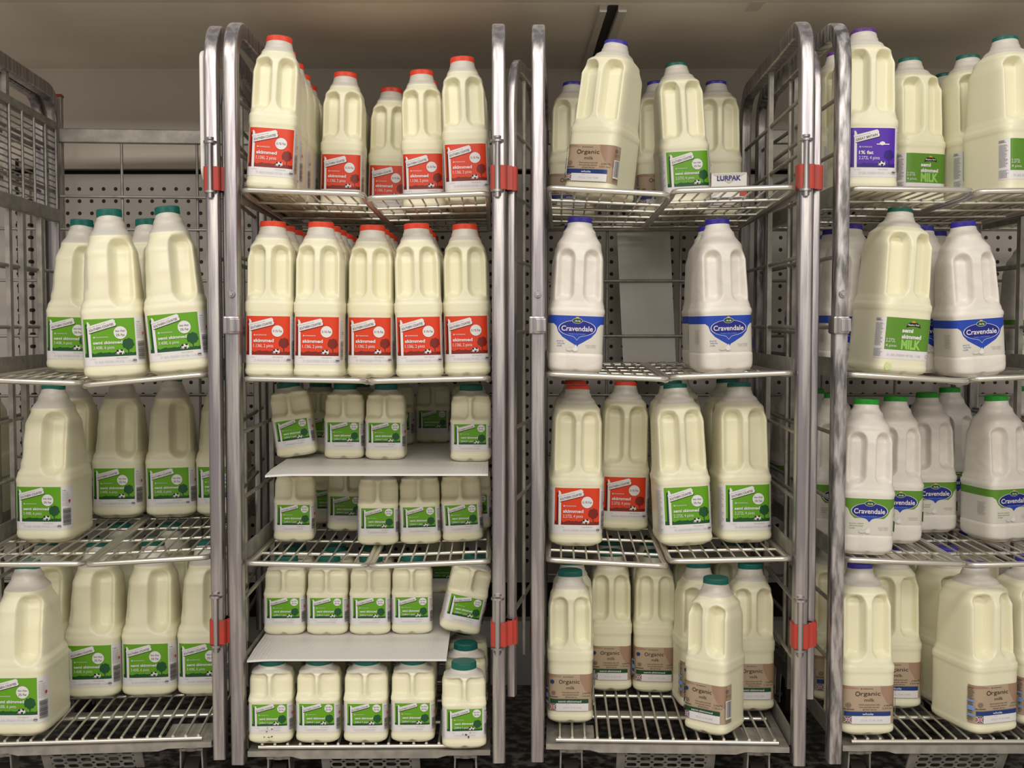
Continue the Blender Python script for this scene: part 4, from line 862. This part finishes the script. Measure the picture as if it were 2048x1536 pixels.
# --- fourth trolley ---------------------------------------------------------
bottle('purple4', 'D', 1, 1740, 1.88, 'at the front beside the dark post, @')
bottle('purple4', 'D', 1, 0, 2.03, 'seen past the post, @', x=XU(1722, 1.0, 1.862), yaw=4)
bottle('meadow', 'D', 1, 1850, 2.08, 'middle, turned right, @', yaw=12)
bottle('meadow', 'D', 1, 2034, 1.93, 'nearest right, cut by picture edge, @', yaw=16)
bottle('meadow', 'D', 1, 1958, 2.03, 'between the two turned ones, @', yaw=5)
bottle('meadow', 'D', 1, 1812, 2.19, 'back left in shadow, @')
bottle('meadow', 'D', 1, 1915, 2.19, 'back middle in shadow, @')
bottle('meadow', 'D', 2, 1792, 1.87, 'foremost with green smear at foot, @', yaw=10, roll=1.0)
bottle('cr_b', 'D', 2, 1964, 1.885, 'whole front visible at right, @', yaw=3)
bottle('cr_b', 'D', 2, 1862, 1.99, 'behind the plain green-labelled bottle, @', yaw=6)
x0 = XU(1712, H, 2.0)
for i, Dd in enumerate((1.98, 2.12, 2.26)): bottle('cr_b', 'D', 2, 0, Dd, ('first', 'second', 'third')[i] + ' in the file along the left bars, @', x=x0 - (0.010, 0.002, 0.0)[i])
bottle('cr_b', 'D', 2, 1890, 2.15, 'back middle in shadow, @')
bottle('cr_g', 'D', 3, 1737, 1.88, 'nearest at left, cap showing, @', yaw=-2)
bottle('cr_g', 'D', 3, 1790, 1.99, 'second, overlapped by the nearest, @')
bottle('cr_g', 'D', 3, 1870, 2.10, 'third, set back further, @')
bottle('cr_g', 'D', 3, 2014, 2.01, 'right, turned to the right, @', yaw=14)
bottle('cr_g', 'D', 3, 1915, 2.24, 'back middle in shadow, @')
bottle('cr_g', 'D', 3, 0, 2.04, 'against the left bars behind the nearest, @', x=0.572)
bottle('cr_g', 'D', 3, 0, 2.18, 'against the left bars further back, @', x=0.572)
bottle('cr_g', 'D', 3, 0, 2.32, 'against the left bars at the rear, @', x=0.572)
bottle('org4', 'D', 4, 1737, 1.845, 'front left, @')
bottle('org4', 'D', 4, 1812, 1.985, 'second row beside the front left one, @', yaw=-3)
bottle('org4', 'D', 4, 1893, 1.985, 'second row between the front pair, @', yaw=14)
bottle('org4', 'D', 4, 1984, 1.84, 'front right, turned to the right, @', yaw=16)
bottle('org4', 'D', 4, 2105, 1.90, 'cut by the right picture edge, @', yaw=10)
bottle('org4', 'D', 4, 0, 2.02, 'against the left bars, @', x=0.578)
bottle('org4', 'D', 4, 0, 2.16, 'against the left bars further back, @', x=0.578)
bottle('org4', 'D', 4, 1835, 2.13, 'back row left of middle, @')
bottle('org4', 'D', 4, 1960, 2.15, 'back row right of middle, @')
bottle('cr_g', 'E', 2, 0, 2.30, 'glimpsed past the bars, @', x=1.03)
bottle('cr_g', 'E', 3, 0, 2.30, 'glimpsed past the bars, @', x=1.03)
relax()
def marks(o, key, spots, m):
    n_ = 9; mb = MB(); T_ = SHAPE[key]['tab']; mx_ = max(interp(T_, zz / 1000)[1] for _, zz, _, _ in spots)
    for x_, z_, rx_, rz_ in spots:
        pts = []
        for i in range(n_):
            k_ = 1 + rnd.uniform(-.35, .35); px = (x_ + rx_ * k_ * math.cos(2 * math.pi * i / n_)) / 1000; pz = (z_ + rz_ * k_ * math.sin(2 * math.pi * i / n_)) / 1000
            a_, b_, e_ = interp(T_, pz)[:3]; pts.append((px, -b_ * (max(0.0, 1 - abs(px / a_) ** e_)) ** (1 / e_) - 0.0022, pz))
        mb.add(pts, [tuple(range(n_))])
    mb.build('stain', m, o)
by = {o['label']: o for o in bpy.data.objects if o.type == 'EMPTY' and 'label' in o}
for lb, o in by.items():
    if 'with dirt marks' in lb: marks(o, 'P1', [(-4, 21, 1.2, .8), (4, 25, 2, .5), (-8, 12.5, 1.6, .8), (-1, 12, 2.2, .7), (4, 13, 1.2, 1.2), (-3, 27, .5, 2)], 'dirt')
    if 'whole cap' in lb: marks(o, 'P1', [(2, 24, 1.8, 1.4), (6, 20, 1.2, 2.8), (-3, 25, 1, .7), (9, 27, 1, .6), (3, 33, 1.3, .7)], 'dirt')
    if 'green smear' in lb: marks(o, 'P4', [(-29, 14, 5, 7)], 'smear')
# --- pale sheet wedged behind the rods of the third trolley's back
cC = CARTS['C']; yl = L_ - 0.0009; mb = MB()
def lc(u, v):
    p = at(u, v, 2.455); d = p - cC.o; return (d.x * math.cos(cC.ang) + d.y * math.sin(cC.ang), p.z)
q = [lc(1233, 446), lc(1338, 446), lc(1352, 748), lc(1247, 748)]
vsq = [(x, yl, z) for x, z in q] + [(x, yl + 0.004, z) for x, z in q]
mb.add(vsq, [(3, 2, 1, 0), (4, 5, 6, 7), (0, 1, 5, 4), (1, 2, 6, 5), (2, 3, 7, 6), (3, 0, 4, 7)])
sheet = mb.build('plastic_sheet', 'white_sheet'); tag(sheet, 'tall pale plastic sheet standing behind the third trolley', 'sheet'); sheet.location = cC.o; sheet.rotation_euler.z = cC.ang
# --- butter carton ----------------------------------------------------------
bx = at(1462, 380, 2.0); cC = CARTS['C']; zc2 = CARTS['C'].shelf[1][4] + 0.0125
root = empty('butter_carton', 'white folded butter carton lying on the top shelf of the third trolley', 'carton', (XU(1458, zc2, 2.02), 2.02, zc2), R(-14))
mb = MB(); bw, bd, bh = 0.030, 0.072, 0.042
mb.box((-bw, -0.005, 0), (bw, bd, bh), bev=0.001); mb.build('box', 'carton', root)
mb = MB(); mb.add([(-bw + .001, -0.0056, bh - .001), (bw - .001, -0.0056, bh - .001), (0, -0.0060, bh - 0.018)], [(0, 2, 1)]); mb.add([(-bw - .0004, -0.004, bh * .5), (-bw + .001, -0.0058, 0.001), (0, -0.0060, bh * .42)], [(0, 1, 2)], 0)
mb.build('end_flap', 'tape', root)
cu = bpy.data.curves.new('t', 'FONT'); cu.body = 'LURPAK'; cu.size = 0.0115; cu.offset = 0.0003; ob = bpy.data.objects.new('t', cu); me = ob.to_mesh().copy(); ob.to_mesh_clear(); bpy.data.objects.remove(ob)
xs = [v.co.x for v in me.vertices]; k = 0.040 / (max(xs) - min(xs))
for v in me.vertices: v.co = ((v.co.x - min(xs)) * k - 0.020, -0.0064, v.co.y + bh - 0.0130)
me.materials.append(M['print_deepblue']); lo = bpy.data.objects.new('printed_lettering', me); C.objects.link(lo); lo.parent = root
mb = MB(); mb.box((bw - 0.012, -0.0058, 0.002), (bw + 0.0004, 0.03, 0.013)); mb.build('red_corner', 'red_plastic', root)
print('BOTTLES', count)
